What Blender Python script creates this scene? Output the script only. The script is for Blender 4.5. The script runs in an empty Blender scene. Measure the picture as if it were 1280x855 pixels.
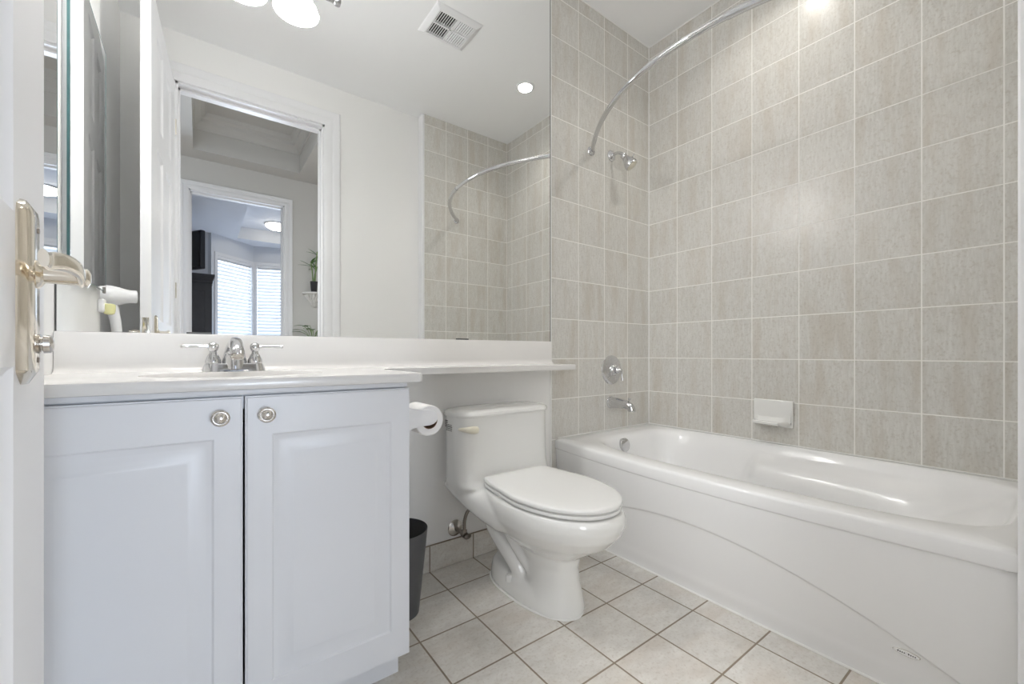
import bpy, bmesh, math, random
from mathutils import Vector, Matrix
random.seed(7)
sc = bpy.context.scene
C = sc.collection
PI = math.pi

# ------------------------------------------------------------------ camera
T = 0.205
CAMH = 0.886
YB = 1.572            # painted back wall / mirror wall
XR = 2.215            # tiled long wall
ZC = 2.758            # ceiling
XL = -0.298           # left wall
YE = 0.075            # tiled end wall of the tub
cam = bpy.data.cameras.new('camera')
cam_o = bpy.data.objects.new('camera', cam)
C.objects.link(cam_o)
cam.sensor_fit = 'HORIZONTAL'
cam.sensor_width = 36.0
cam.lens = 526.04 / 1280 * 36.0
cam.shift_y = (441.1 - 427.5) / 1280.0
cam.clip_start = 0.01
cam_o.location = (0, 0, CAMH)
cam_o.rotation_euler = (PI / 2, 0, -0.6392)
sc.camera = cam_o

# ------------------------------------------------------------------ world, exposure, lights
sc.view_settings.view_transform = 'Standard'
sc.view_settings.look = 'None'
sc.view_settings.gamma = 1
sc.view_settings.use_curve_mapping = False
sc.view_settings.exposure = 0.84
sc.cycles.max_bounces = 14
sc.cycles.diffuse_bounces = 8
sc.cycles.glossy_bounces = 8
sc.cycles.transmission_bounces = 8
sc.cycles.sample_clamp_indirect = 3.0
sc.cycles.sample_clamp_direct = 0
sc.cycles.use_denoising = True
w = bpy.data.worlds.new('world'); sc.world = w; w.use_nodes = True
w.node_tree.nodes['Background'].inputs[0].default_value = (0.80, 0.88, 1.0, 1)
w.node_tree.nodes['Background'].inputs[1].default_value = 1.0

def area(name, loc, target, sx, sy, power, col, spread=180):
    l = bpy.data.lights.new(name, 'AREA'); l.shape = 'RECTANGLE'; l.size = sx; l.size_y = sy
    l.energy = power; l.color = col; l.spread = math.radians(spread)
    o = bpy.data.objects.new(name, l); C.objects.link(o); o.location = loc
    o.rotation_euler = (Vector(target) - Vector(loc)).to_track_quat('-Z', 'Y').to_euler()
    return o
P_VANITY = 0.7
P_SPOT = 1.4
P_HALL = 11
P_HALL2 = 14
P_BED = 14
P_BEDUP = 9
area('hall_fill', (2.3, -1.25, 1.5), (0.25, 0.1, 0.9), 1.1, 1.7, P_HALL, (0.95, 0.97, 1.0), 120)  # unseen fill lamp added to brighten the vanity side; hall has no window
area('hall_fill', (-1.2, -1.25, 1.5), (0.45, 0.1, 0.8), 1.1, 1.7, P_HALL2, (0.95, 0.97, 1.0), 120)  # second added fill lamp, brightens the tub side through the doorway
area('bedroom_window_daylight', (0.95, -4.98, 0.58), (0.3, 0, 0.5), 1.3, 0.95, P_BED, (0.76, 0.86, 1.0), 90)

area('bedroom_window_daylight', (0.95, -4.97, 0.58), (0.6, -3.6, 2.7), 1.3, 0.95, P_BEDUP, (0.66, 0.78, 1.0), 150)  # extra fill panel added before the blinds, aimed up to brighten the ceiling

# ------------------------------------------------------------------ node materials
def mat(name, col, rough=0.5, metal=0.0, bump=0.0, bscale=60.0, var=0.0, vscale=6.0, coat=0.0, emit=None, estr=0, spec=0.5, trans=0.0, ior=1.45):
    m = bpy.data.materials.new(name); m.use_nodes = True
    nt = m.node_tree; b = nt.nodes['Principled BSDF']
    b.inputs['Base Color'].default_value = (*col, 1)
    b.inputs['Roughness'].default_value = rough
    b.inputs['Metallic'].default_value = metal
    b.inputs['Coat Weight'].default_value = coat
    b.inputs['Coat Roughness'].default_value = 0.05
    b.inputs['Specular IOR Level'].default_value = spec
    b.inputs['Transmission Weight'].default_value = trans
    b.inputs['IOR'].default_value = ior
    if emit:
        b.inputs['Emission Color'].default_value = (*emit, 1); b.inputs['Emission Strength'].default_value = estr
    tc = nt.nodes.new('ShaderNodeTexCoord')
    if var > 0:
        n = nt.nodes.new('ShaderNodeTexNoise'); n.inputs['Scale'].default_value = vscale; n.inputs['Detail'].default_value = 4
        nt.links.new(tc.outputs['Object'], n.inputs['Vector'])
        r = nt.nodes.new('ShaderNodeMix'); r.data_type = 'RGBA'
        r.inputs[6].default_value = (*[max(0, c * (1 - var)) for c in col], 1)
        r.inputs[7].default_value = (*[min(1, c * (1 + var)) for c in col], 1)
        nt.links.new(n.outputs['Fac'], r.inputs[0]); nt.links.new(r.outputs[2], b.inputs['Base Color'])
    if bump > 0:
        n = nt.nodes.new('ShaderNodeTexNoise'); n.inputs['Scale'].default_value = bscale; n.inputs['Detail'].default_value = 3
        nt.links.new(tc.outputs['Object'], n.inputs['Vector'])
        bp = nt.nodes.new('ShaderNodeBump'); bp.inputs['Strength'].default_value = bump; bp.inputs['Distance'].default_value = 0.002
        nt.links.new(n.outputs['Fac'], bp.inputs['Height']); nt.links.new(bp.outputs['Normal'], b.inputs['Normal'])
    return m

def tile_mat(name, ua, va, u0, v0, pu, pv, streak, cA, cB, cC, grout, gw, rough, contrast=1.0, fine=(120.0, 24.0), broad=(16.0, 2.4)):
    """procedural ceramic tile. ua/va = 0,1,2 world axes of the grid; streak = axis along which the veins run"""
    m = bpy.data.materials.new(name); m.use_nodes = True
    nt = m.node_tree; N = nt.nodes; L = nt.links; b = N['Principled BSDF']
    geo = N.new('ShaderNodeNewGeometry'); sep = N.new('ShaderNodeSeparateXYZ'); L.new(geo.outputs['Position'], sep.inputs[0])
    def math_(op, a, bb=None, c=None):
        n = N.new('ShaderNodeMath'); n.operation = op
        for i, x in enumerate((a, bb, c)):
            if x is None: continue
            if isinstance(x, (int, float)): n.inputs[i].default_value = x
            else: L.new(x, n.inputs[i])
        return n.outputs[0]
    def cell(ax, o, p):
        s = math_('DIVIDE', math_('SUBTRACT', sep.outputs[ax], o), p)
        fl = math_('FLOOR', s); fr = math_('SUBTRACT', s, fl)
        d = math_('MULTIPLY', math_('MINIMUM', fr, math_('SUBTRACT', 1.0, fr)), p)
        return fl, d
    fu, du = cell(ua, u0, pu); fv, dv = cell(va, v0, pv)
    d = math_('MINIMUM', du, dv)
    mr = N.new('ShaderNodeMapRange'); mr.inputs[1].default_value = gw * 0.5; mr.inputs[2].default_value = gw * 0.5 + 0.0012
    L.new(d, mr.inputs[0]); mask = mr.outputs[0]
    cid = N.new('ShaderNodeCombineXYZ'); L.new(fu, cid.inputs[0]); L.new(fv, cid.inputs[1])
    wn = N.new('ShaderNodeTexWhiteNoise'); wn.noise_dimensions = '2D'; L.new(cid.outputs[0], wn.inputs['Vector'])
    sc_ = N.new('ShaderNodeVectorMath'); sc_.operation = 'SCALE'; L.new(wn.outputs['Color'], sc_.inputs[0]); sc_.inputs['Scale'].default_value = 7.0
    ad = N.new('ShaderNodeVectorMath'); ad.operation = 'ADD'; L.new(geo.outputs['Position'], ad.inputs[0]); L.new(sc_.outputs[0], ad.inputs[1])
    def noise(sc2, detail, rgh):
        mp = N.new('ShaderNodeMapping'); s3 = [sc2[0]] * 3; s3[streak] = sc2[1]; mp.inputs['Scale'].default_value = s3
        L.new(ad.outputs[0], mp.inputs['Vector'])
        n = N.new('ShaderNodeTexNoise'); n.inputs['Scale'].default_value = 1.0; n.inputs['Detail'].default_value = detail; n.inputs['Roughness'].default_value = rgh
        L.new(mp.outputs[0], n.inputs['Vector']); return n
    n1 = noise(fine, 5, 0.65)
    n2 = noise(broad, 3, 0.5)
    n3 = N.new('ShaderNodeTexNoise'); n3.inputs['Scale'].default_value = 110.0; n3.inputs['Detail'].default_value = 3
    L.new(geo.outputs['Position'], n3.inputs['Vector'])
    def ramp(src, a, bb):
        r = N.new('ShaderNodeMapRange'); r.inputs[1].default_value = a; r.inputs[2].default_value = bb; L.new(src, r.inputs[0]); return r.outputs[0]
    def mix(f, a, bb):
        r = N.new('ShaderNodeMix'); r.data_type = 'RGBA'
        for i, x in ((0, f), (6, a), (7, bb)):
            if isinstance(x, tuple): r.inputs[i].default_value = (*x, 1)
            elif isinstance(x, (int, float)): r.inputs[i].default_value = x
            else: L.new(x, r.inputs[i])
        return r.outputs[2]
    col = mix(ramp(n1.outputs['Fac'], 0.30, 0.70), cA, cB)
    col = mix(math_('MULTIPLY', ramp(n2.outputs['Fac'], 0.48, 0.74), 0.55 * contrast), col, cC)
    col = mix(math_('MULTIPLY', ramp(n3.outputs['Fac'], 0.52, 0.72), 0.42), col, tuple(c * 0.82 for c in cC))
    shade = math_('ADD', 0.965, math_('MULTIPLY', wn.outputs['Value'], 0.07))
    vm = N.new('ShaderNodeVectorMath'); vm.operation = 'SCALE'; L.new(col, vm.inputs[0]); L.new(shade, vm.inputs['Scale'])
    fin = mix(mask, grout, vm.outputs[0])
    L.new(fin, b.inputs['Base Color'])
    L.new(math_('ADD', math_('MULTIPLY', mask, rough - 0.7), 0.7), b.inputs['Roughness'])
    h = math_('ADD', math_('MULTIPLY', mask, 1.0), math_('MULTIPLY', n3.outputs['Fac'], 0.10))
    bp = N.new('ShaderNodeBump'); bp.inputs['Strength'].default_value = 0.35; bp.inputs['Distance'].default_value = 0.0015
    L.new(h, bp.inputs['Height']); L.new(bp.outputs['Normal'], b.inputs['Normal'])
    return m

wA, wB, wC, wG = (0.585, 0.57, 0.53), (0.71, 0.70, 0.665), (0.52, 0.465, 0.39), (0.92, 0.905, 0.87)
ZROW = CAMH - 0.1461 * T
M = {}
M['tile_x'] = tile_mat('wall_tile_long', 1, 2, YB - 0.9279 * T, ZROW, T, 0.2031, 2, wA, wB, wC, wG, 0.0026, 0.28)
M['tile_y'] = tile_mat('wall_tile_short', 0, 2, 1.606, ZROW, 0.2025, 0.2031, 2, wA, wB, wC, wG, 0.0026, 0.28)
fA, fB, fC, fG = (0.63, 0.605, 0.56), (0.76, 0.74, 0.70), (0.57, 0.49, 0.41), (0.27, 0.22, 0.165)
M['floor'] = tile_mat('floor_tile', 0, 1, 0.747, 0.585, T, 0.2055, 0, fA, fB, fC, fG, 0.0042, 0.33, 0.9, (40.0, 22.0), (9.0, 4.0))
M['base'] = tile_mat('skirting_tile', 0, 2, 0.747, -0.099, T, 0.2055, 0, fA, fB, fC, fG, 0.004, 0.33, 0.9, (40.0, 22.0), (9.0, 4.0))
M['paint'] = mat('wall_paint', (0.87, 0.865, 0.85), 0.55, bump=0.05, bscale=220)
M['ceil'] = mat('ceiling_paint', (0.92, 0.925, 0.93), 0.7, bump=0.05, bscale=180)
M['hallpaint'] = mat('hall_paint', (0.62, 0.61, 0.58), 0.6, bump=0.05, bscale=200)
M['trim'] = mat('trim_gloss', (0.84, 0.84, 0.85), 0.34)
M['doorp'] = mat('door_paint', (0.85, 0.85, 0.86), 0.38, bump=0.05, bscale=70)
M['vanity'] = mat('vanity_foil', (0.79, 0.80, 0.825), 0.32, bump=0.02, bscale=50)
M['counter'] = mat('cultured_marble', (0.77, 0.757, 0.738), 0.25, coat=0.12, var=0.015)
M['porc'] = mat('porcelain', (0.83, 0.83, 0.81), 0.10, coat=0.6, var=0.008)
M['seat'] = mat('seat_plastic', (0.84, 0.84, 0.825), 0.18, var=0.005)
M['acryl'] = mat('tub_acrylic', (0.87, 0.87, 0.87), 0.24, coat=0.25, var=0.005)
M['chrome'] = mat('chrome', (0.66, 0.66, 0.67), 0.05, 1.0, var=0.01)
M['nickel'] = mat('warm_nickel', (0.86, 0.80, 0.70), 0.12, 1.0, var=0.02)
M['satin'] = mat('satin_nickel', (0.70, 0.67, 0.63), 0.22, 1.0, var=0.02)
M['oldmetal'] = mat('aged_metal', (0.30, 0.27, 0.24), 0.35, 1.0, var=0.2)
M['mirror'] = mat('mirror_silver', (0.93, 0.94, 0.935), 0.0, 1.0)
M['gedge'] = mat('glass_edge', (0.10, 0.21, 0.22), 0.08, var=0.2, vscale=20)
M['darkgap'] = mat('dark_metal', (0.09, 0.09, 0.09), 0.4, var=0.2)
M['paper'] = mat('tissue', (0.88, 0.87, 0.86), 0.9, bump=0.25, bscale=140)
M['card'] = mat('cardboard', (0.26, 0.17, 0.11), 0.9, var=0.1)
M['plastic'] = mat('white_plastic', (0.84, 0.84, 0.85), 0.3, var=0.008)
M['cream'] = mat('cream_plastic', (0.74, 0.70, 0.58), 0.3, var=0.02)
M['bin'] = mat('bin_plastic', (0.085, 0.085, 0.088), 0.38, var=0.08)
M['ink'] = mat('ink', (0.03, 0.03, 0.03), 0.6, var=0.1)
M['caulk'] = mat('caulk', (0.86, 0.86, 0.84), 0.5, var=0.01)
M['yellow'] = mat('yellow_gel', (0.82, 0.80, 0.42), 0.15, var=0.05)
M['bulb'] = mat('lamp_glow', (1, 1, 1), 0.4, emit=(1.0, 0.95, 0.86), estr=14)
M['shade'] = mat('shade_glass', (0.95, 0.94, 0.91), 0.3, emit=(1.0, 0.99, 0.985), estr=26.0, var=0.01)
M['lens'] = mat('lamp_lens', (1, 1, 1), 0.4, emit=(1.0, 0.96, 0.88), estr=9)
M['dome'] = mat('dome_glass', (1, 1, 1), 0.4, emit=(1.0, 0.93, 0.80), estr=7)
M['pane'] = mat('daylight_pane', (0.9, 0.95, 1), 0.1, emit=(0.80, 0.89, 1.0), estr=0.85)
M['blind'] = mat('blind_slat', (0.90, 0.92, 0.95), 0.4, var=0.01)
M['black'] = mat('black_wood', (0.035, 0.035, 0.042), 0.4, var=0.25, vscale=12)
M['screen'] = mat('screen_black', (0.012, 0.012, 0.014), 0.25, var=0.1)
M['plaster'] = mat('plaster', (0.80, 0.79, 0.76), 0.7, bump=0.3, bscale=40)
M['leaf'] = mat('leaf', (0.09, 0.19, 0.055), 0.4, var=0.4, vscale=25)
M['stalk'] = mat('stalk', (0.17, 0.27, 0.08), 0.4, var=0.3, vscale=30)
M['pot'] = mat('pot_black', (0.03, 0.03, 0.032), 0.35, var=0.1)
M['ventback'] = mat('vent_dark', (0.06, 0.06, 0.06), 0.8, var=0.2)
M['wood'] = mat('hall_floor', (0.30, 0.21, 0.14), 0.35, var=0.25, vscale=5)
M['bedpaint'] = mat('bedroom_paint', (0.72, 0.74, 0.78), 0.6, bump=0.05, bscale=200)

# ------------------------------------------------------------------ mesh helpers
def bmnew(): return bmesh.new()
def box(bm, x0, x1, y0, y1, z0, z1, bev=0.0, seg=2):
    r = bmesh.ops.create_cube(bm, size=1.0)
    vs = r['verts']
    for v in vs:
        v.co = Vector(((x0 + x1) / 2 + v.co.x * (x1 - x0), (y0 + y1) / 2 + v.co.y * (y1 - y0), (z0 + z1) / 2 + v.co.z * (z1 - z0)))
    if bev > 0:
        es = list({e for v in vs for e in v.link_edges})
        bmesh.ops.bevel(bm, geom=es, offset=bev, segments=seg, affect='EDGES', profile=0.5, clamp_overlap=True)
    return bm
def loft(bm, rings, cap0=True, cap1=True, closed=True):
    R = [[bm.verts.new(p) for p in r] for r in rings]
    n = len(R[0])
    for a, b in zip(R, R[1:]):
        for i in range(n if closed else n - 1):
            j = (i + 1) % n
            try: bm.faces.new((a[i], a[j], b[j], b[i]))
            except ValueError: pass
    if closed and cap0: bm.faces.new(list(reversed(R[0])))
    if closed and cap1: bm.faces.new(R[-1])
    return bm
def frame_of(d):
    d = Vector(d).normalized()
    up = Vector((0, 0, 1)) if abs(d.z) < 0.95 else Vector((1, 0, 0))
    a = up.cross(d).normalized(); return a, d.cross(a).normalized(), d
def lathe(bm, prof, org, axis=(0, 0, 1), n=32, cap0=True, cap1=True):
    """prof = [(r, t)] radius, distance along axis"""
    a, b, d = frame_of(axis); o = Vector(org); rings = []
    for r, t in prof:
        r = max(r, 0.0004)
        rings.append([o + d * t + (a * math.cos(2 * PI * i / n) + b * math.sin(2 * PI * i / n)) * r for i in range(n)])
    return loft(bm, rings, cap0, cap1)
def tube(bm, pts, rad, n=14, caps=True, flat=None):
    """rad: number or list; flat=(wa, wb) scales the two section axes (b is the more vertical one)"""
    P = [Vector(p) for p in pts]
    R = rad if isinstance(rad, (list, tuple)) else [rad] * len(P)
    rings = []; prev = None
    for i, p in enumerate(P):
        d = (P[min(i + 1, len(P) - 1)] - P[max(i - 1, 0)]).normalized()
        a, b, _ = frame_of(d)
        if prev is not None:
            a = (prev - d * prev.dot(d)).normalized(); b = d.cross(a).normalized()
        prev = a
        fa, fb = flat if flat else (1, 1)
        rings.append([p + (a * math.cos(2 * PI * k / n) * fa + b * math.sin(2 * PI * k / n) * fb) * R[i] for k in range(n)])
    return loft(bm, rings, caps, caps)
def cyl(bm, p, q, r, n=24): return tube(bm, [p, q], r, n)
def spline(pts, m=8):
    P = [Vector(p) for p in pts]; out = []
    for i in range(len(P) - 1):
        p0 = P[max(i - 1, 0)]; p1 = P[i]; p2 = P[i + 1]; p3 = P[min(i + 2, len(P) - 1)]
        for k in range(m):
            t = k / m
            out.append(0.5 * ((2 * p1) + (p2 - p0) * t + (2 * p0 - 5 * p1 + 4 * p2 - p3) * t * t + (3 * p1 - p0 - 3 * p2 + p3) * t ** 3))
    out.append(P[-1]); return out
def ball(bm, c, r, n=20, s=(1, 1, 1)):
    res = bmesh.ops.create_uvsphere(bm, u_segments=n, v_segments=n // 2 + 2, radius=1)
    for v in res['verts']: v.co = Vector((c[0] + v.co.x * r * s[0], c[1] + v.co.y * r * s[1], c[2] + v.co.z * r * s[2]))
    return bm
def prism(bm, poly, z0, z1, bev=0.0, seg=3):
    a = [bm.verts.new((x, y, z0)) for x, y in poly]; b = [bm.verts.new((x, y, z1)) for x, y in poly]
    n = len(poly); fs = []
    fs.append(bm.faces.new(list(reversed(a)))); top = bm.faces.new(b)
    for i in range(n): bm.faces.new((a[i], a[(i + 1) % n], b[(i + 1) % n], b[i]))
    if bev > 0:
        es = [e for e in top.edges] + [e for e in fs[0].edges]
        bmesh.ops.bevel(bm, geom=es, offset=bev, segments=seg, affect='EDGES', profile=0.5)
    return bm
def rootloc(p):
    while p is not None and p.parent is not None: p = p.parent
    return Vector(p.location) if p is not None else Vector((0, 0, 0))
def obj(name, bm, m, parent=None, smooth=True, angle=40, mats=None):
    bmesh.ops.recalc_face_normals(bm, faces=bm.faces)
    me = bpy.data.meshes.new(name)
    off = rootloc(parent) if parent is not None else Vector((0, 0, 0))
    if off.length > 0: bmesh.ops.translate(bm, verts=bm.verts, vec=-off)
    bm.to_mesh(me); bm.free()
    for mm in (mats or [m]): me.materials.append(mm)
    if smooth:
        me.shade_smooth(); me.set_sharp_from_angle(angle=math.radians(angle))
    o = bpy.data.objects.new(name, me); C.objects.link(o)
    if parent is not None: o.parent = parent
    return o
def thing(name, loc, label, cat, group=None):
    o = bpy.data.objects.new(name, None); C.objects.link(o); o.location = loc; o.empty_display_size = 0.1
    o['label'] = label; o['category'] = cat
    if group: o['group'] = group
    return o
def tag(o, label, cat, group=None):
    o['label'] = label; o['category'] = cat
    if group: o['group'] = group
    return o
def struct(name, bm, m, parent=None, smooth=False, **k):
    o = obj(name, bm, m, parent, smooth, **k)
    if parent is None: o['kind'] = 'structure'
    return o
def modded(name, bm, m, parent, voxel, it=8, fac=0.6):
    """fuse overlapping pieces of one ceramic casting into one skin"""
    bmesh.ops.recalc_face_normals(bm, faces=bm.faces)
    me = bpy.data.meshes.new('tmp'); bm.to_mesh(me); bm.free()
    o = bpy.data.objects.new('tmp', me); C.objects.link(o)
    r = o.modifiers.new('r', 'REMESH'); r.mode = 'VOXEL'; r.voxel_size = voxel; r.use_smooth_shade = True
    s = o.modifiers.new('s', 'SMOOTH'); s.factor = fac; s.iterations = it
    dg = bpy.context.evaluated_depsgraph_get()
    me2 = bpy.data.meshes.new_from_object(o.evaluated_get(dg))
    bpy.data.objects.remove(o); bpy.data.meshes.remove(me)
    off = rootloc(parent)
    me2.name = name; me2.materials.clear(); me2.materials.append(m)
    me2.transform(Matrix.Translation(-off)); me2.shade_smooth()
    p = bpy.data.objects.new(name, me2); C.objects.link(p); p.parent = parent
    return p
def ss(a, b, x):
    t = min(1, max(0, (x - a) / (b - a))); return t * t * (3 - 2 * t)
def lerp(a, b, t): return a + (b - a) * t
def panel_slab(bm, P, wdt, hgt, thick, xs, zs, cells, steps, both=False):
    """board with routed panels; P(u, n, v) maps width, depth (0 front .. thick back) and height to world"""
    U = [0] + xs + [wdt]; V = [0] + zs + [hgt]
    def side(n0, sgn):
        g = [[bm.verts.new((u, n0, v)) for v in V] for u in U]; pf = []
        for i in range(len(U) - 1):
            for j in range(len(V) - 1):
                q = (g[i][j], g[i + 1][j], g[i + 1][j + 1], g[i][j + 1])
                f = bm.faces.new(q if sgn > 0 else tuple(reversed(q)))
                if (i, j) in cells: pf.append(f)
        return g, pf
    g0, p0 = side(0.0, 1); g1, p1 = side(thick, -1)
    nu, nv = len(U), len(V)
    for i in range(nu - 1):
        bm.faces.new((g0[i + 1][0], g0[i][0], g1[i][0], g1[i + 1][0])); bm.faces.new((g0[i][-1], g0[i + 1][-1], g1[i + 1][-1], g1[i][-1]))
    for j in range(nv - 1):
        bm.faces.new((g0[0][j], g0[0][j + 1], g1[0][j + 1], g1[0][j])); bm.faces.new((g0[-1][j + 1], g0[-1][j], g1[-1][j], g1[-1][j + 1]))
    bmesh.ops.recalc_face_normals(bm, faces=bm.faces)
    for f in (p0 + p1 if both else p0):
        for t, dd in steps:
            bmesh.ops.inset_individual(bm, faces=[f], thickness=t, depth=dd, use_even_offset=True)
    for v in bm.verts: v.co = Vector(P(v.co.x, v.co.y, v.co.z))
    return bm

# ================================================================== STRUCTURE
bm = bmnew(); box(bm, XL, XR, -0.12, YB, -0.06, 0.0); struct('floor', bm, M['floor'])
bm = bmnew(); box(bm, XL - 0.1, XR + 0.1, -0.12, YB + 0.1, ZC, ZC + 0.06); struct('ceiling', bm, M['ceil'])
bm = bmnew(); box(bm, XL - 0.1, 1.404, YB, YB + 0.1, 0, ZC); struct('wall_back', bm, M['paint'])
bm = bmnew(); box(bm, 1.404, XR, YB, YB + 0.1, 0, ZC); struct('wall_back_tiled', bm, M['tile_y'])
bm = bmnew(); box(bm, XR, XR + 0.1, -0.02, YB + 0.1, 0, ZC); struct('wall_right', bm, M['tile_x'])
bm = bmnew(); box(bm, XL - 0.1, XL, 0.945, YB, 0, ZC); box(bm, XL - 0.15, XL - 0.05, -0.12, 0.945, 0, ZC); struct('wall_left', bm, M['paint'])
DX0, DX1, DZ = -0.112, 0.70, 2.47
bm = bmnew()
box(bm, XL - 0.15, DX0, -0.12, 0, 0, ZC); box(bm, DX1, XR, -0.12, 0, 0, ZC); box(bm, DX0, DX1, -0.12, 0, DZ, ZC)
struct('wall_front', bm, M['paint'])
bm = bmnew(); box(bm, 1.418, XR, 0, YE, 0, ZC); struct('wall_front_tiled', bm, M['tile_y'])
bm = bmnew(); box(bm, 1.400, 1.418, 0, YE + 0.002, 0, ZC, 0.004); struct('trim_1', bm, M['trim'])
# white edge strip and corner caulk of the tiling
bm = bmnew(); box(bm, 1.4035, 1.4125, YB - 0.006, YB + 0.002, 0.10, ZC, 0.003); struct('trim_2', bm, M['caulk'])
bm = bmnew(); cyl(bm, (XR - 0.0005, YB - 0.0005, 0.45), (XR - 0.0005, YB - 0.0005, ZC), 0.0035, 10); struct('trim_3', bm, M['caulk'])
bm = bmnew()
box(bm, 1.404, XR, YB - 0.003, YB, ZC - 0.005, ZC); box(bm, XR - 0.003, XR, YE, YB, ZC - 0.005, ZC); struct('trim_4', bm, M['caulk'])
bm = bmnew(); box(bm, 0.446, 1.404, YB - 0.011, YB, 0, 0.106, 0.003); struct('baseboard_back', bm, M['base'])
# door casings
def casing(name, x0, x1, zt, y0, y1, wdt, side, m):
    bm = bmnew()
    prof = [(0.0, 0.010), (0.012, 0.016), (wdt * 0.35, 0.017), (wdt * 0.5, 0.012), (wdt * 0.62, 0.020), (wdt - 0.006, 0.022), (wdt, 0.016)]
    def run(yf, sg):
        rows = []
        for d, t in prof:
            y = yf + sg * t
            rows.append([(x0 - d, y, 0), (x0 - d, y, zt + d), (x1 + d, y, zt + d), (x1 + d, y, 0)])
        rows.append([(x0 - wdt, yf, 0), (x0 - wdt, yf, zt + wdt), (x1 + wdt, yf, zt + wdt), (x1 + wdt, yf, 0)])
        rows.insert(0, [(x0, yf, 0), (x0, yf, zt), (x1, yf, zt), (x1, yf, 0)])
        loft(bm, rows, closed=False)
    if 'f' in side: run(y1, 1)
    if 'b' in side: run(y0, -1)
    # jamb lining with stop
    for a, b_ in ((x0, x0 + 0.012), (x1 - 0.012, x1)): box(bm, a, b_, y0, y1, 0, zt)
    box(bm, x0, x1, y0, y1, zt - 0.012, zt)
    ym = (y0 + y1) / 2
    for a, b_ in ((x0 + 0.012, x0 + 0.022), (x1 - 0.022, x1 - 0.012)): box(bm, a, b_, ym - 0.04, ym + 0.01, 0, zt - 0.012)
    box(bm, x0 + 0.012, x1 - 0.012, ym - 0.04, ym + 0.01, zt - 0.024, zt - 0.012)
    return struct(name, bm, m, smooth=True, angle=30)
casing('trim_5', DX0, DX1, DZ, -0.12, 0.0, 0.102, 'fb', M['trim'])

# hall and bedroom
HY = -1.93
bm = bmnew(); box(bm, -1.3, 2.4, -5.7, -0.12, -0.06, -0.001); struct('floor_hall', bm, M['wood'])
bm = bmnew()
TX0, TX1, TY0, TY1 = -0.045, 0.84, -1.71, -0.42
box(bm, -1.3, TX0, HY, -0.12, ZC, ZC + 0.05); box(bm, TX1, 2.4, HY, -0.12, ZC, ZC + 0.05)
box(bm, TX0, TX1, HY, TY0, ZC, ZC + 0.05); box(bm, TX0, TX1, TY1, -0.12, ZC, ZC + 0.05)
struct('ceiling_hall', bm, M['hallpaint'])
bm = bmnew()
for a in ((TX0 - 0.04, TX0, TY0 - 0.04, TY1 + 0.04), (TX1, TX1 + 0.04, TY0 - 0.04, TY1 + 0.04), (TX0, TX1, TY0 - 0.04, TY0), (TX0, TX1, TY1, TY1 + 0.04)):
    box(bm, a[0], a[1], a[2], a[3], ZC + 0.05, 3.10)
box(bm, TX0, TX1, TY0, TY1, 3.08, 3.12)
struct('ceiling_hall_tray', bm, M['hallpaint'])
bm = bmnew()
prof = [(0.0, 2.945), (0.012, 2.945), (0.016, 2.965), (0.03, 2.985), (0.055, 3.005), (0.062, 3.03), (0.085, 3.045), (0.095, 3.065), (0.10, 3.08)]
loft(bm, [[(TX0 + d, TY0 + d, z), (TX1 - d, TY0 + d, z), (TX1 - d, TY1 - d, z), (TX0 + d, TY1 - d, z)] for d, z in prof], False, False)
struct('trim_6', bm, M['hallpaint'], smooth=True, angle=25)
D2X0, D2X1, D2Z = -0.08, 0.73, 2.455
bm = bmnew()
box(bm, -1.3, D2X0, HY - 0.12, HY, 0, ZC + 0.3); box(bm, D2X1, 2.4, HY - 0.12, HY, 0, ZC + 0.3); box(bm, D2X0, D2X1, HY - 0.12, HY, D2Z, ZC + 0.3)
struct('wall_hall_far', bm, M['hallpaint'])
casing('trim_7', D2X0, D2X1, D2Z, HY - 0.12, HY, 0.078, 'f', M['trim'])
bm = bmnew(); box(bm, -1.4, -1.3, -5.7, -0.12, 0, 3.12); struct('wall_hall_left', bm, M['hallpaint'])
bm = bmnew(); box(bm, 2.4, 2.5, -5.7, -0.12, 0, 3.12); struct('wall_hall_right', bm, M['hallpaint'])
# bedroom ceiling with raised part, walls, bay windows
bm = bmnew()
box(bm, -1.3, 0.50, -5.7, HY - 0.12, ZC, ZC + 0.05); box(bm, 0.50, 2.4, -5.7, -5.05, ZC, ZC + 0.05); box(bm, 0.50, 2.4, -2.6, HY - 0.12, ZC, ZC + 0.05)
box(bm, 0.50, 2.4, -5.05, -2.6, 2.95, 3.0); box(bm, 0.46, 0.50, -5.09, -2.56, ZC + 0.05, 3.0); box(bm, 0.5, 2.4, -5.09, -5.05, ZC + 0.05, 3.0); box(bm, 0.5, 2.4, -2.6, -2.56, ZC + 0.05, 3.0)
struct('ceiling_bedroom', bm, M['bedpaint'])
WP = [(0.193, -4.96), (0.767, -5.50), (1.75, -5.22)]
def along(p, q, s, n):
    d = Vector((q[0] - p[0], q[1] - p[1], 0)); L = d.length; d /= L
    nn = Vector((-d.y, d.x, 0))
    if nn.y < 0: nn = -nn
    return Vector((p[0], p[1], 0)) + d * s + nn * n, L
WZ0, WZ1 = 0.12, 2.44
bm = bmnew()
box(bm, -1.3, 0.13, -5.06, -4.96, 0, ZC)
for p, q in zip(WP, WP[1:]):
    _, L = along(p, q, 0, 0)
    for s0, s1, z0, z1 in ((-0.06, L + 0.06, 0, WZ0), (-0.06, L + 0.06, WZ1, ZC), (-0.06, 0.03, WZ0, WZ1), (L - 0.03, L + 0.06, WZ0, WZ1)):
        ps = [along(p, q, s0, 0)[0], along(p, q, s1, 0)[0], along(p, q, s1, -0.1)[0], along(p, q, s0, -0.1)[0]]
        prism(bm, [(v.x, v.y) for v in ps], z0, z1)
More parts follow.
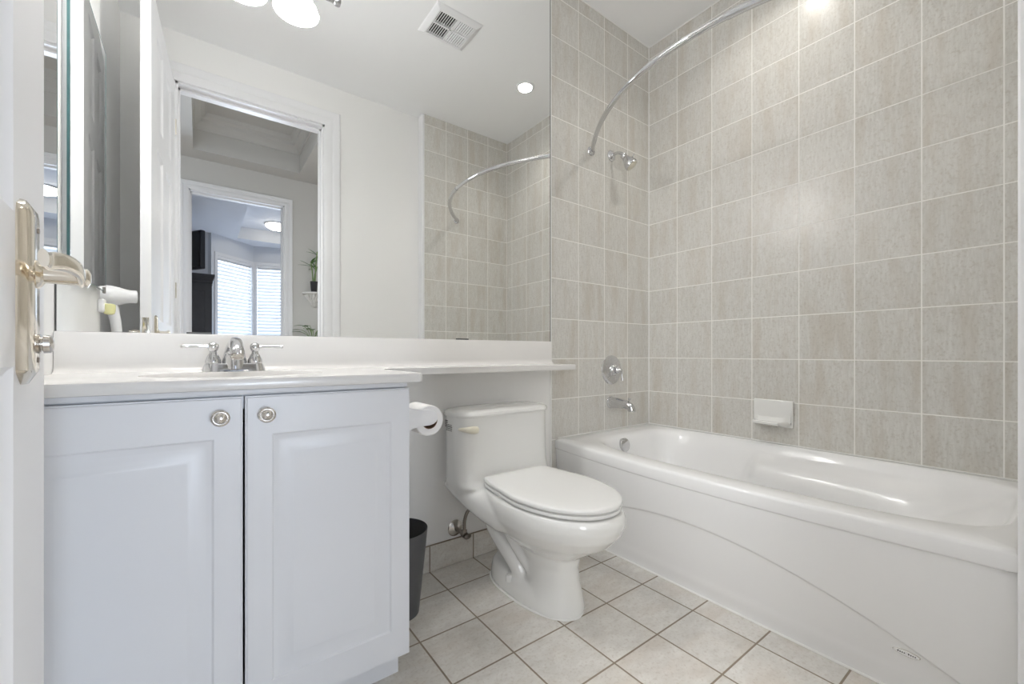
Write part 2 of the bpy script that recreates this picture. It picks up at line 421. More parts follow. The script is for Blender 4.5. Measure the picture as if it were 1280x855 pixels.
box(bm, 1.75, 2.4, -5.35, -5.22, 0, ZC)
struct('wall_bedroom_far', bm, M['bedpaint'])
for k, (p, q) in enumerate(zip(WP, WP[1:])):
    _, L = along(p, q, 0, 0)
    def bar(bm, s0, s1, n0, n1, z0, z1):
        ps = [along(p, q, s0, n0)[0], along(p, q, s1, n0)[0], along(p, q, s1, n1)[0], along(p, q, s0, n1)[0]]
        prism(bm, [(v.x, v.y) for v in ps], z0, z1)
    bm = bmnew(); bar(bm, 0.03, L - 0.03, -0.085, -0.08, WZ0, WZ1)
    wn = struct('window_%d' % (k + 1), bm, M['pane'])
    bm = bmnew()
    for a in ((0.0, 0.05, WZ0 - 0.04, WZ1 + 0.04), (L - 0.05, L, WZ0 - 0.04, WZ1 + 0.04), (0.05, L - 0.05, WZ1 - 0.01, WZ1 + 0.04), (0.05, L - 0.05, WZ0 - 0.04, WZ0 + 0.01)):
        bar(bm, a[0], a[1], -0.04, 0.012, a[2], a[3])
    obj('window_frame', bm, M['trim'], wn, False)
    lab = ('white horizontal blind over the bay window beside the black armoire', 'white horizontal blind over the bay window farther from the black armoire')[k]
    bt = thing('window_blind', tuple(along(p, q, L / 2, 0)[0] + Vector((0, 0, WZ0))), lab, 'blind', 'bedroom window blinds')
    bm = bmnew(); z = WZ0 + 0.03
    while z < WZ1 - 0.07:
        a0 = along(p, q, 0.055, -0.036)[0]; a1 = along(p, q, L - 0.055, -0.036)[0]; b0 = along(p, q, 0.055, 0.004)[0]; b1 = along(p, q, L - 0.055, 0.004)[0]
        lo, hi, t = z, z + 0.046, 0.003
        ring = lambda A, B: [(A.x, A.y, hi), (B.x, B.y, lo), (B.x, B.y, lo + t), (A.x, A.y, hi + t)]
        loft(bm, [ring(a0, b0), ring(a1, b1)]); z += 0.058
    obj('slats', bm, M['blind'], bt, False)
    bm = bmnew(); bar(bm, 0.055, L - 0.055, -0.03, 0.008, WZ1 - 0.055, WZ1 - 0.012); obj('headrail', bm, M['trim'], bt, False)

# ---- doors
def door_leaf(name, hinge, ang, W_, H_, t, parent_kind, m):
    ca, sa = math.cos(ang), math.sin(ang)
    def P(u, n, v): return (hinge[0] + u * ca + n * sa, hinge[1] + u * sa - n * ca, 0.012 + v)
    bm = bmnew()
    st, mid = 0.150, 0.10
    pw = (W_ - 2 * st - mid) / 2
    xs = [st, st + pw, st + pw + mid, W_ - st]
    zs = [0.24, 0.86, 1.02, 1.80, 1.92, H_ - 0.13]
    cells = {(i, j) for i in (1, 3) for j in (1, 3, 5)}
    panel_slab(bm, P, W_, H_, t, xs, zs, cells, [(0.003, -0.003), (0.012, -0.006), (0.008, 0.0), (0.03, 0.005)], True)
    return struct(name, bm, m, smooth=True, angle=20), P
ANG = math.atan2(0.80, -0.047)
hinge = (-0.151, 0.003)
DW, DT = 0.80, 0.036
# n = 0 is the face towards the doorway middle (+x), n = DT the face towards the left wall
ca, sa = math.cos(ANG), math.sin(ANG)
door1, DP = door_leaf('door_1', (-0.115, 0.003), ANG, DW, 2.44, -DT, None, M['doorp'])
def DP(u, n, v):      # n > 0 out of the +x face
    return Vector((-0.115 + u * ca + n * sa, 0.003 + u * sa - n * ca, v))
def dbox(bm, u0, u1, n0, n1, z0, z1, bev=0.0):
    box(bm, u0, u1, n0, n1, z0, z1, bev)
    return bm
def to_door(bm):
    for v in bm.verts: v.co = DP(v.co.x, v.co.y, v.co.z)
    return bm
HZ = 0.974
for sgn, lab in ((1, ''), (-1, '')):
    base = 0.0 if sgn > 0 else -DT
    N_ = lambda n: base + sgn * n
    bm = bmnew(); u0, u1 = DW - 0.142, DW - 0.080
    pl = [(u0, 0), (u0 + 0.004, 0.006), (u0 + 0.014, 0.010), (u1 - 0.014, 0.010), (u1 - 0.004, 0.006), (u1, 0)]
    zt, zb = 1.036, 0.868
    rows = []
    for z, s in ((zb - 0.016, 0.35), (zb - 0.004, 0.9), (zb, 1), (zt, 1), (zt + 0.008, 0.9), (zt + 0.016, 0.4)):
        um = (u0 + u1) / 2
        rows.append([(um + (u - um) * s, N_(n * (s if s < 1 else 1)), z) for u, n in pl])
    loft(bm, rows); hp = obj('handle_plate', to_door(bm), M['nickel'], door1)
    um = (u0 + u1) / 2 + 0.004
    bm = bmnew()
    lathe(bm, [(0.015, 0.0), (0.016, 0.003), (0.013, 0.006), (0.0095, 0.008), (0.0095, 0.034), (0.011, 0.037), (0.011, 0.042), (0.006, 0.045)], (um, N_(0.008), HZ), (0, sgn, 0), 24)
    obj('lever_neck', to_door(bm), M['nickel'], hp)
    bm = bmnew()
    path = spline([(um + 0.012, N_(0.044), HZ - 0.002), (um - 0.010, N_(0.046), HZ - 0.001), (um - 0.034, N_(0.045), HZ + 0.005), (um - 0.060, N_(0.038), HZ + 0.007), (um - 0.082, N_(0.030), HZ + 0.004), (um - 0.100, N_(0.029), HZ + 0.004)], 6)
    tube(bm, path, [0.010 - 0.002 * abs(i / (len(path) - 1) - 0.5) for i in range(len(path))], 16, True, (0.45, 1.0))
    obj('lever', to_door(bm), M['nickel'], hp)
    bm = bmnew(); lathe(bm, [(0.0105, 0), (0.011, 0.003), (0.008, 0.004), (0.008, 0.005), (0.0105, 0.006), (0.010, 0.011), (0.007, 0.013), (0.003, 0.0135)], (um + 0.004, N_(0.009), 0.896), (0, sgn, 0), 24)
    obj('privacy_knob', to_door(bm), M['satin'], hp)
    for zz in (1.024, 0.878):
        bm = bmnew(); lathe(bm, [(0.0035, 0), (0.003, 0.0012)], (um + 0.008, N_(0.0095), zz), (0, sgn, 0), 10); obj('screw', to_door(bm), M['oldmetal'], hp)
bm = bmnew(); dbox(bm, DW - 0.001, DW + 0.0015, -DT + 0.007, -0.007, 0.93, 1.035, 0.001); lp = obj('latch_plate', to_door(bm), M['nickel'], door1)
bm = bmnew(); dbox(bm, DW + 0.0012, DW + 0.010, -DT + 0.012, -0.012, HZ - 0.010, HZ + 0.012, 0.003); obj('latch_bolt', to_door(bm), M['satin'], lp)
for zz in (0.25, 1.25, 2.2):
    bm = bmnew(); cyl(bm, DP(-0.004, 0.003, zz - 0.045), DP(-0.004, 0.003, zz + 0.045), 0.006, 12); obj('hinge', bm, M['nickel'], door1)
a2 = math.radians(-93)
door2, _ = door_leaf('door_2', (-0.085, HY - 0.125), a2, 0.76, 2.43, 0.036, None, M['doorp'])
for zz in (0.35, 1.25, 2.15):
    bm = bmnew(); cyl(bm, (-0.078, HY - 0.118, zz - 0.045), (-0.078, HY - 0.118, zz + 0.045), 0.007, 12); obj('hinge', bm, M['satin'], door2)

# ================================================================== MIRROR
mt = thing('wall_mirror', (0.55, YB, 0.945), 'large frameless wall mirror standing on the white backsplash', 'mirror')
bm = bmnew(); box(bm, XL + 0.004, 1.400, YB - 0.006, YB - 0.0005, 0.9425, 2.725); obj('mirror_glass', bm, M['mirror'], mt, False)
bm = bmnew(); box(bm, 1.4003, 1.4030, YB - 0.0072, YB, 0.9425, 2.725); obj('edge_channel', bm, M['darkgap'], mt, False)
bm = bmnew(); box(bm, XL + 0.0008, XL + 0.0038, YB - 0.0072, YB, 0.9425, 2.725); obj('edge_channel', bm, M['darkgap'], mt, False)
for cx in (0.0, 0.9):
    bm = bmnew(); box(bm, cx - 0.03, cx + 0.03, YB - 0.009, YB - 0.0062, 0.9415, 0.9475, 0.001); obj('clip', bm, M['darkgap'], mt, False)
# medicine cabinet on the left wall
MX = -0.281
mc = thing('medicine_cabinet', (XL, 1.23, 1.115), 'shallow mirror-fronted medicine cabinet on the left wall beside the big mirror', 'cabinet')
bm = bmnew(); box(bm, XL, MX - 0.0052, 0.968, 1.495, 1.125, 1.995, 0.001); obj('cabinet_body', bm, M['trim'], mc)
bm = bmnew(); box(bm, MX - 0.005, MX, 0.960, 1.502, 1.115, 2.005); 
md = obj('mirror_door', bm, M['mirror'], mc, False)
bm = bmnew()
for a in ((0.958, 0.9599, 1.113, 2.007), (1.5021, 1.504, 1.113, 2.007)): box(bm, MX - 0.006, MX + 0.0004, *a)
box(bm, MX - 0.006, MX + 0.0004, 0.9599, 1.5021, 1.113, 1.1149); box(bm, MX - 0.006, MX + 0.0004, 0.9599, 1.5021, 2.0051, 2.007)
obj('glass_rim', bm, M['gedge'], md, False)
for yy in (1.475, 0.99):
    bm = bmnew(); box(bm, MX - 0.004, MX + 0.004, yy - 0.008, yy + 0.008, 1.106, 1.128, 0.001); obj('clip', bm, M['oldmetal'], mc)

# ================================================================== VANITY
VX0, VX1 = XL + 0.002, 0.446
vt = thing('vanity_cabinet', (0.07, 1.3, 0), 'white two-door vanity cabinet under the white countertop', 'cabinet')
bm = bmnew()
for a in ((VX0, VX0 + 0.016, 1.082, YB - 0.002, 0.09, 0.806), (VX1 - 0.016, VX1, 1.082, YB - 0.002, 0.09, 0.806), (VX0 + 0.016, VX1 - 0.016, 1.10, YB - 0.002, 0.09, 0.106),
          (VX0 + 0.016, VX1 - 0.016, YB - 0.012, YB - 0.002, 0.106, 0.806), (VX0 + 0.016, VX1 - 0.016, 1.082, 1.10, 0.765, 0.806), (VX0 + 0.016, VX1 - 0.016, 1.082, 1.10, 0.09, 0.12)):
    box(bm, *a)
obj('cabinet_body', bm, M['vanity'], vt, False)
bm = bmnew(); box(bm, VX0, VX1, 1.068, 1.0815, 0.796, 0.8085, 0.002); obj('top_rail', bm, M['vanity'], vt)
bm = bmnew(); box(bm, VX0, VX1 - 0.002, 1.128, YB - 0.004, 0.0, 0.0895); obj('toe_kick', bm, M['vanity'], vt, False)
for x0, x1, kx in ((VX0, 0.0745, 0.035), (0.0790, 0.4495, 0.118)):
    bm = bmnew(); Wd, Hd = x1 - x0, 0.793 - 0.088
    P = lambda u, n, v, x0=x0: (x0 + u, 1.060 + n, 0.088 + v)
    panel_slab(bm, P, Wd, Hd, 0.019, [0.05, Wd - 0.05], [0.075, Hd - 0.085], {(1, 1)}, [(0.004, -0.0035), (0.007, -0.0015), (0.006, 0.0), (0.016, 0.001), (0.008, 0.0035), (0.004, 0.0)])
    # soften outer edges
    es = [e for e in bm.edges if all(abs(v.co.y - 1.060) < 1e-6 for v in e.verts) and (all(abs(v.co.x - x0) < 1e-6 for v in e.verts) or all(abs(v.co.x - x1) < 1e-6 for v in e.verts) or all(abs(v.co.z - 0.088) < 1e-6 for v in e.verts) or all(abs(v.co.z - 0.793) < 1e-6 for v in e.verts))]
    bmesh.ops.bevel(bm, geom=es, offset=0.004, segments=3, affect='EDGES')
    d = obj('door', bm, M['vanity'], vt, True, 25)
    bm = bmnew()
    lathe(bm, [(0.006, 0.0), (0.0055, 0.008), (0.007, 0.011), (0.0155, 0.0135), (0.0165, 0.016), (0.0165, 0.018), (0.0135, 0.0195), (0.0125, 0.019), (0.0115, 0.021), (0.008, 0.0245), (0.003, 0.026)], (kx, 1.060, 0.752), (0, -1, 0), 32)
    obj('knob', bm, M['satin'], d)

# countertop with banjo shelf, backsplash, integral basin
CT = 0.833
ct = thing('vanity_countertop', (0.55, YB, CT), 'off-white one-piece countertop with backsplash and long ledge over the toilet', 'countertop')
poly = [(XL + 0.001, YB), (XL + 0.001, 1.036), (0.470, 1.036), (0.4775, 1.0435), (0.4775, 1.330)]
for i in range(1, 9):
    a = PI - (PI / 2) * i / 8 ; poly.append((0.5325 + 0.055 * math.cos(a), 1.330 + 0.055 * math.sin(a)))
poly += [(1.396, 1.385), (1.402, 1.391), (1.402, YB)]
bm = bmnew(); prism(bm, poly, CT - 0.024, CT, 0.0035, 2)
slab = obj('worktop', bm, M['counter'], ct, True, 35)
BX, BY, BA, BB = 0.083, 1.27, 0.195, 0.15
bm = bmnew(); prism(bm, [(BX + BA * math.cos(2 * PI * i / 48) - 0.55, BY + BB * math.sin(2 * PI * i / 48) - YB) for i in range(48)], -0.1, 0.1)
me = bpy.data.meshes.new('cut'); bmesh.ops.recalc_face_normals(bm, faces=bm.faces); bm.to_mesh(me); bm.free()
cut = bpy.data.objects.new('cut', me); C.objects.link(cut); cut.location = ct.location
bo = slab.modifiers.new('b', 'BOOLEAN'); bo.operation = 'DIFFERENCE'; bo.object = cut; bo.solver = 'EXACT'
bpy.context.view_layer.update()
me2 = bpy.data.meshes.new_from_object(slab.evaluated_get(bpy.context.evaluated_depsgraph_get()))
slab.modifiers.clear(); slab.data = me2; bpy.data.objects.remove(cut)
bm = bmnew(); rings = []
for k, (s, z) in enumerate(((1.0, CT - 0.0005), (0.985, CT - 0.004), (0.96, CT - 0.02), (0.90, CT - 0.055), (0.78, CT - 0.09), (0.55, CT - 0.112), (0.25, CT - 0.119), (0.09, CT - 0.121))):
    rings.append([(BX + BA * s * math.cos(2 * PI * i / 48), BY + BB * s * math.sin(2 * PI * i / 48), z) for i in range(48)])
loft(bm, rings, False, True); basin = obj('basin', bm, M['counter'], ct)
bm = bmnew(); lathe(bm, [(0.022, 0.0), (0.022, 0.003), (0.016, 0.004), (0.006, 0.002)], (BX, BY, CT - 0.1205), (0, 0, 1), 24); obj('drain', bm, M['chrome'], basin)
bm = bmnew()
prof = [(YB, CT), (YB - 0.040, CT), (YB - 0.0385, CT + 0.0015), (YB - 0.028, CT + 0.005), (YB - 0.0225, CT + 0.013), (YB - 0.021, CT + 0.024), (YB - 0.0205, 0.936), (YB - 0.0165, 0.9415), (YB, 0.9415)]
loft(bm, [[(x, y, z) for y, z in prof] for x in (XL + 0.001, 1.396)])
# right end rolls into the ledge
obj('backsplash', bm, M['counter'], ct, True, 50)

# faucet
FX, FY = 0.083, 1.468
ft = thing('bathroom_faucet', (FX, FY, CT), 'chrome two-handle bathroom faucet on the vanity countertop', 'faucet')
def stadium(cx, cy, hx, r, z, n=12):
    pts = []
    for i in range(n + 1): a = -PI / 2 + PI * i / n; pts.append((cx + hx + r * math.cos(a), cy + r * math.sin(a), z))
    for i in range(n + 1): a = PI / 2 + PI * i / n; pts.append((cx - hx + r * math.cos(a), cy + r * math.sin(a), z))
    return pts
bm = bmnew(); loft(bm, [stadium(FX, FY, 0.051, r, z) for r, z in ((0.027, CT + 0.0003), (0.0265, CT + 0.004), (0.0215, CT + 0.019), (0.0195, CT + 0.023), (0.012, CT + 0.025))]); obj('base_plate', bm, M['chrome'], ft)
bm = bmnew()
path = spline([(FX, FY + 0.004, CT + 0.006), (FX, FY + 0.004, CT + 0.035), (FX, FY - 0.002, CT + 0.062), (FX, FY - 0.028, CT + 0.080), (FX, FY - 0.065, CT + 0.078), (FX, FY - 0.098, CT + 0.060), (FX, FY - 0.108, CT + 0.045)], 6)
nn = len(path) - 1
rr = [lerp(0.033, 0.0165, ss(0.0, 0.60, i / nn)) + 0.002 * ss(0.75, 1, i / nn) for i in range(nn + 1)]
tube(bm, path, rr, 24); spout = obj('spout', bm, M['chrome'], ft)
bm = bmnew(); e = path[-1]; d = (path[-1] - path[-2]).normalized(); lathe(bm, [(0.0150, 0.0), (0.0150, 0.006), (0.011, 0.007), (0.010, 0.004)], e, d, 20); obj('aerator', bm, M['satin'], spout)
for s in (-1, 1):
    hx = FX + s * 0.051
    bm = bmnew(); lathe(bm, [(0.022, 0.008), (0.0215, 0.014), (0.0185, 0.018), (0.0185, 0.022), (0.0195, 0.026), (0.0185, 0.034), (0.0135, 0.046), (0.0095, 0.052), (0.0088, 0.058), (0.0115, 0.061), (0.0138, 0.068), (0.0130, 0.076), (0.009, 0.081), (0.002, 0.083)], (hx, FY, CT), (0, 0, 1), 28)
    h = obj('handle', bm, M['chrome'], ft)
    bm = bmnew(); pts = [(hx + s * 0.010, FY - 0.002, CT + 0.071), (hx + s * 0.024, FY - 0.004, CT + 0.0715), (hx + s * 0.045, FY - 0.006, CT + 0.0715), (hx + s * 0.060, FY - 0.008, CT + 0.071), (hx + s * 0.067, FY - 0.009, CT + 0.071), (hx + s * 0.071, FY - 0.0095, CT + 0.0708), (hx + s * 0.073, FY - 0.0095, CT + 0.0708)]
    tube(bm, pts, [0.0055, 0.0038, 0.0045, 0.005, 0.0042, 0.0052, 0.003], 14); obj('lever', bm, M['chrome'], h)

# ================================================================== TOILET
TXC = 1.012
tt = thing('toilet', (TXC, 1.2, 0), 'white one-piece toilet with closed lid between vanity and bathtub', 'toilet')
def egg(cx, yb, yf, hw, z, n=96, pb=2.6, pf=2.0, frac=0.45):
    """closed outline, back at yb (high y), nose at yf (low y); widest at frac from the back"""
    ym = lerp(yb, yf, frac); pts = []
    for i in range(n):
        a = 2 * PI * i / n; c_, s_ = math.cos(a), math.sin(a)
        p = pb if s_ > 0 else pf
        x = hw * math.copysign(abs(c_) ** (2 / p), c_); y = (yb - ym if s_ > 0 else ym - yf) * math.copysign(abs(s_) ** (2 / p), s_)
        pts.append((cx + x, ym + y, z))
    return pts
def rrect(cx, cy, hx, hy, r, z, n=8, bow=0.0):
    pts = []
    for qx, qy, a0 in ((1, 1, 0), (-1, 1, PI / 2), (-1, -1, PI), (1, -1, 3 * PI / 2)):
        for i in range(n + 1):
            a = a0 + PI / 2 * i / n
            x = cx + qx * (hx - r) + r * math.cos(a); y = cy + qy * (hy - r) + r * math.sin(a)
            if y < cy: y -= bow * (1 - min(1, abs(x - cx) / hx) ** 2)
            pts.append((x, y, z))
    return pts
bm = bmnew()
# bowl + pedestal column
loft(bm, [egg(TXC + 0.004, 1.22, 0.995, 0.098, 0.0), egg(TXC + 0.004, 1.22, 1.000, 0.095, 0.03), egg(TXC + 0.002, 1.22, 1.010, 0.080, 0.10), egg(TXC, 1.23, 1.012, 0.076, 0.15),
          egg(TXC, 1.27, 1.000, 0.088, 0.195), egg(TXC, 1.33, 0.945, 0.130, 0.230), egg(TXC, 1.38, 0.885, 0.166, 0.268, frac=0.47), egg(TXC, 1.40, 0.846, 0.186, 0.308, frac=0.48), egg(TXC, 1.40, 0.832, 0.191, 0.340, frac=0.48), egg(TXC, 1.40, 0.833, 0.190, 0.362, frac=0.48), egg(TXC, 1.40, 0.842, 0.183, 0.378, frac=0.48)])
# deck joining bowl and tank
rings = []
for y, hw, zb, zt in ((1.548, 0.205, 0.350, 0.372), (1.53, 0.216, 0.332, 0.380), (1.46, 0.218, 0.305, 0.382), (1.38, 0.208, 0.272, 0.380), (1.30, 0.196, 0.246, 0.379), (1.22, 0.188, 0.236, 0.378), (1.14, 0.170, 0.250, 0.376), (1.08, 0.13, 0.28, 0.372)):
    r = []
    for i in range(64):
        a = 2 * PI * i / 64; c_, s_ = math.cos(a), math.sin(a)
        r.append((TXC + hw * math.copysign(abs(c_) ** 0.55, c_), y, (zb + zt) / 2 + (zt - zb) / 2 * math.copysign(abs(s_) ** 0.6, s_)))
    rings.append(r)
loft(bm, rings)
# tank
loft(bm, [rrect(TXC, 1.462, 0.19, 0.080, 0.05, 0.320), rrect(TXC, 1.458, 0.217, 0.094, 0.06, 0.345), rrect(TXC, 1.445, 0.222, 0.106, 0.06, 0.375), rrect(TXC, 1.455, 0.223, 0.096, 0.06, 0.392, bow=0.004), rrect(TXC, 1.460, 0.223, 0.090, 0.06, 0.425, bow=0.008), rrect(TXC, 1.462, 0.224, 0.087, 0.062, 0.48, bow=0.012), rrect(TXC, 1.463, 0.225, 0.086, 0.063, 0.55, bow=0.014), rrect(TXC, 1.464, 0.226, 0.085, 0.064, 0.644, bow=0.016)])
# foot plate and trapway
loft(bm, [egg(TXC, 1.43, 1.00, 0.106, 0.0, pb=3, frac=0.5), egg(TXC, 1.43, 1.00, 0.105, 0.035, pb=3, frac=0.5), egg(TXC, 1.425, 1.03, 0.098, 0.065, pb=3, frac=0.5), egg(TXC, 1.42, 1.06, 0.085, 0.075, pb=3, frac=0.5)])
loft(bm, [rrect(TXC, 1.30, 0.045, 0.12, 0.03, 0.05), rrect(TXC, 1.30, 0.04, 0.12, 0.03, 0.28)])
for s in (-1, 1):
    tube(bm, spline([(TXC + s * 0.090, 1.375, 0.30), (TXC + s * 0.092, 1.372, 0.24), (TXC + s * 0.086, 1.345, 0.195), (TXC + s * 0.076, 1.29, 0.145), (TXC + s * 0.066, 1.235, 0.095), (TXC + s * 0.055, 1.20, 0.05)], 6), [0.031] * 31, 14)
    tube(bm, spline([(TXC + s * 0.080, 1.285, 0.27), (TXC + s * 0.078, 1.262, 0.215), (TXC + s * 0.066, 1.215, 0.16), (TXC + s * 0.052, 1.165, 0.11)], 6), [0.026] * 19, 14)
tb = modded('toilet_body', bm, M['porc'], tt, 0.0045, 17, 0.5)
# caulk bead around the foot
bm = bmnew(); pts = egg(TXC, 1.433, 0.995, 0.108, 0.002, pb=3, frac=0.5, n=48); tube(bm, pts + [pts[0]], 0.004, 8); obj('caulk_bead', bm, M['caulk'], tt)
# tank lid
bm = bmnew(); loft(bm, [rrect(TXC, 1.464, 0.222, 0.082, 0.06, 0.6362, bow=0.016), rrect(TXC, 1.464, 0.229, 0.089, 0.066, 0.6385, bow=0.020), rrect(TXC, 1.464, 0.232, 0.092, 0.068, 0.646, bow=0.022), rrect(TXC, 1.464, 0.230, 0.090, 0.068, 0.655, bow=0.022), rrect(TXC, 1.464, 0.220, 0.082, 0.062, 0.662, bow=0.02), rrect(TXC, 1.464, 0.19, 0.062, 0.05, 0.667, bow=0.02), rrect(TXC, 1.464, 0.12, 0.03, 0.025, 0.669, bow=0.01)])
obj('tank_lid', bm, M['porc'], tt)
def seat_outline(z, g=0.0, back=1.352):
    return egg(TXC, back - g * 0.4, 0.848 + g, 0.184 - g, z, n=96, pb=16, pf=2.05, frac=0.46)
def taper(pts):    # narrower towards the hinges
    return [(TXC + (x - TXC) * (1 - 0.17 * ss(1.14, 1.36, y)), y, z) for x, y, z in pts]
bm = bmnew(); loft(bm, [taper(seat_outline(z, g)) for z, g in ((0.378, 0.022), (0.3828, 0.020), (0.3836, 0.003), (0.387, 0.001), (0.3935, 0.002), (0.395, 0.006))]); st_ = obj('toilet_seat', bm, M['seat'], tt)
bm = bmnew(); loft(bm, [taper(seat_outline(z, g)) for z, g in ((0.394, 0.022), (0.3992, 0.018), (0.4000, 0.002), (0.404, 0.0), (0.411, 0.001), (0.414, 0.004), (0.4155, 0.016), (0.4165, 0.06), (0.417, 0.12))]); obj('seat_lid', bm, M['seat'], tt)
for s in (-1, 1):
    bm = bmnew(); cyl(bm, (TXC + s * 0.075 - 0.02, 1.357, 0.396), (TXC + s * 0.075 + 0.02, 1.357, 0.396), 0.010, 14); obj('hinge', bm, M['seat'], tt)
    bm = bmnew(); lathe(bm, [(0.0125, 0.0), (0.0125, 0.018), (0.010, 0.024), (0.003, 0.026)], (TXC + s * 0.100, 1.245, 0.05), (0, 0, 1), 18); obj('bolt_cap', bm, M['porc'], tt)
# flush lever
bm = bmnew(); ly = 1.3735
tube(bm, [(TXC - 0.158, ly - 0.011, 0.593), (TXC - 0.163, ly - 0.012, 0.593), (TXC - 0.176, ly - 0.013, 0.5935), (TXC - 0.192, ly - 0.011, 0.595), (TXC - 0.208, ly - 0.003, 0.596), (TXC - 0.220, ly + 0.012, 0.597), (TXC - 0.226, ly + 0.022, 0.597)], [0.006, 0.0125, 0.0150, 0.0135, 0.010, 0.007, 0.004], 16, True, (0.75, 1.0))
cyl(bm, (TXC - 0.175, ly - 0.010, 0.594), (TXC - 0.175, ly + 0.014, 0.594), 0.009, 14)
obj('flush_lever', bm, M['cream'], tt)['label'] = 'cream flush lever'
# printed note on the tank corner (rows of tiny print)
bm = bmnew()
for r in range(6):
    z = 0.617 - r * 0.0072
    y = 1.505 - r * 0.0
    for k in range(5 if r > 1 else 2):
        y0 = 1.505 - 0.003 - k * 0.0115
        if r > 3 and k == 0: continue
        xw = TXC - 0.2262
        box(bm, xw - 0.0006, xw + 0.002, y0 - 0.0085 + (k * 3 + r) % 3 * 0.0015, y0, z, z + 0.0032)
obj('printed_note', bm, M['ink'], tt, False)

# water supply valve
sv = thing('water_supply_valve', (0.868, YB - 0.012, 0.147), 'dark metal water valve and hose on the wall behind the toilet', 'valve')
vx, vz = 0.868, 0.147
bm = bmnew(); lathe(bm, [(0.034, 0.0), (0.034, 0.002), (0.030, 0.006), (0.014, 0.010), (0.010, 0.012)], (vx, YB, vz), (0, -1, 0), 28); obj('wall_flange', bm, M['satin'], sv)
bm = bmnew(); cyl(bm, (vx, YB - 0.008, vz), (vx, YB - 0.07, vz), 0.009, 16); lathe(bm, [(0.010, 0), (0.013, 0.003), (0.013, 0.02), (0.010, 0.024)], (vx, YB - 0.066, vz - 0.002), (0, -1, 0), 16)
obj('valve_body', bm, M['oldmetal'], sv)
bm = bmnew(); ball(bm, (vx + 0.004, YB - 0.099, vz - 0.004), 0.011, 16, (1.5, 0.5, 1)); obj('valve_handle', bm, M['oldmetal'], sv)
bm = bmnew(); p = spline([(vx, YB - 0.078, vz + 0.008), (vx + 0.001, YB - 0.078, vz + 0.05), (vx + 0.010, YB - 0.082, vz + 0.085), (vx + 0.032, YB - 0.088, vz + 0.115), (vx + 0.050, YB - 0.095, vz + 0.147)], 10)
tube(bm, p, [0.0065 + 0.0012 * (i % 2) for i in range(len(p))], 12); cyl(bm, p[-8], p[-1], 0.012, 14); cyl(bm, p[0], p[3], 0.011, 6)
obj('hose', bm, M['oldmetal'], sv)

# toilet paper holder + roll
RX, RZ = 0.552, 0.690
th = thing('toilet_paper_holder', (VX1, 1.21, RZ), 'white toilet paper holder fixed to the side of the vanity', 'paper holder')
bm = bmnew(); box(bm, VX1, VX1 + 0.008, 1.135, 1.285, RZ - 0.075, RZ + 0.078, 0.004, 3); obj('wall_plate', bm, M['plastic'], th)
for y0 in (1.140, 1.268):
    bm = bmnew(); rings = []
    for x, hz, zc in ((VX1 + 0.004, 0.060, RZ), (VX1 + 0.02, 0.042, RZ + 0.003), (VX1 + 0.045, 0.029, RZ + 0.006), (VX1 + 0.075, 0.024, RZ + 0.006), (VX1 + 0.100, 0.023, RZ + 0.005), (VX1 + 0.114, 0.019, RZ + 0.005), (VX1 + 0.122, 0.012, RZ + 0.004), (VX1 + 0.125, 0.003, RZ + 0.004)):
        rings.append([(x, y0 + dy, zc + k * hz) for dy, k in ((0.001, -1), (0.0, -0.85), (0.0, 0.85), (0.001, 1), (0.011, 1), (0.012, 0.85), (0.012, -0.85), (0.011, -1))])
    loft(bm, rings); obj('arm', bm, M['plastic'], th)
bm = bmnew(); cyl(bm, (RX, 1.150, RZ + 0.004), (RX, 1.270, RZ + 0.004), 0.0125, 16); obj('spindle', bm, M['plastic'], th)
rl = thing('toilet_paper_roll', (RX, 1.21, RZ), 'white toilet paper roll hanging on the holder beside the vanity', 'toilet paper')
rc = RZ - 0.006
bm = bmnew()
R1, R0, ya, yb_ = 0.0455, 0.0250, 1.1545, 1.2640
n = 48
def circ(r, y): return [(RX + r * math.cos(2 * PI * i / n), y, rc + r * math.sin(2 * PI * i / n)) for i in range(n)]
loft(bm, [circ(R0, ya), circ(R1 - 0.003, ya), circ(R1, ya + 0.003), circ(R1, yb_ - 0.003), circ(R1 - 0.003, yb_), circ(R0, yb_), circ(R0, ya)], False, False)
obj('paper', bm, M['paper'], rl)
bm = bmnew(); loft(bm, [circ(R0 - 0.0002, ya - 0.001), circ(R0 - 0.0002, yb_ + 0.001), circ(R0 - 0.0018, yb_ + 0.001), circ(R0 - 0.0018, ya - 0.001), circ(R0 - 0.0002, ya - 0.001)], False, False); obj('cardboard_core', bm, M['card'], rl)

# waste bin
BXc, BYc = 0.548, 1.385
bm = bmnew(); lathe(bm, [(0.064, 0.004), (0.067, 0.0), (0.075, 0.08), (0.088, 0.20), (0.096, 0.282), (0.0955, 0.2845), (0.0935, 0.283), (0.085, 0.20), (0.070, 0.06), (0.062, 0.008)], (BXc, BYc, 0), (0, 0, 1), 48)
tag(obj('waste_bin', bm, M['bin']), 'dark grey tapered waste bin between the vanity and the toilet', 'bin')

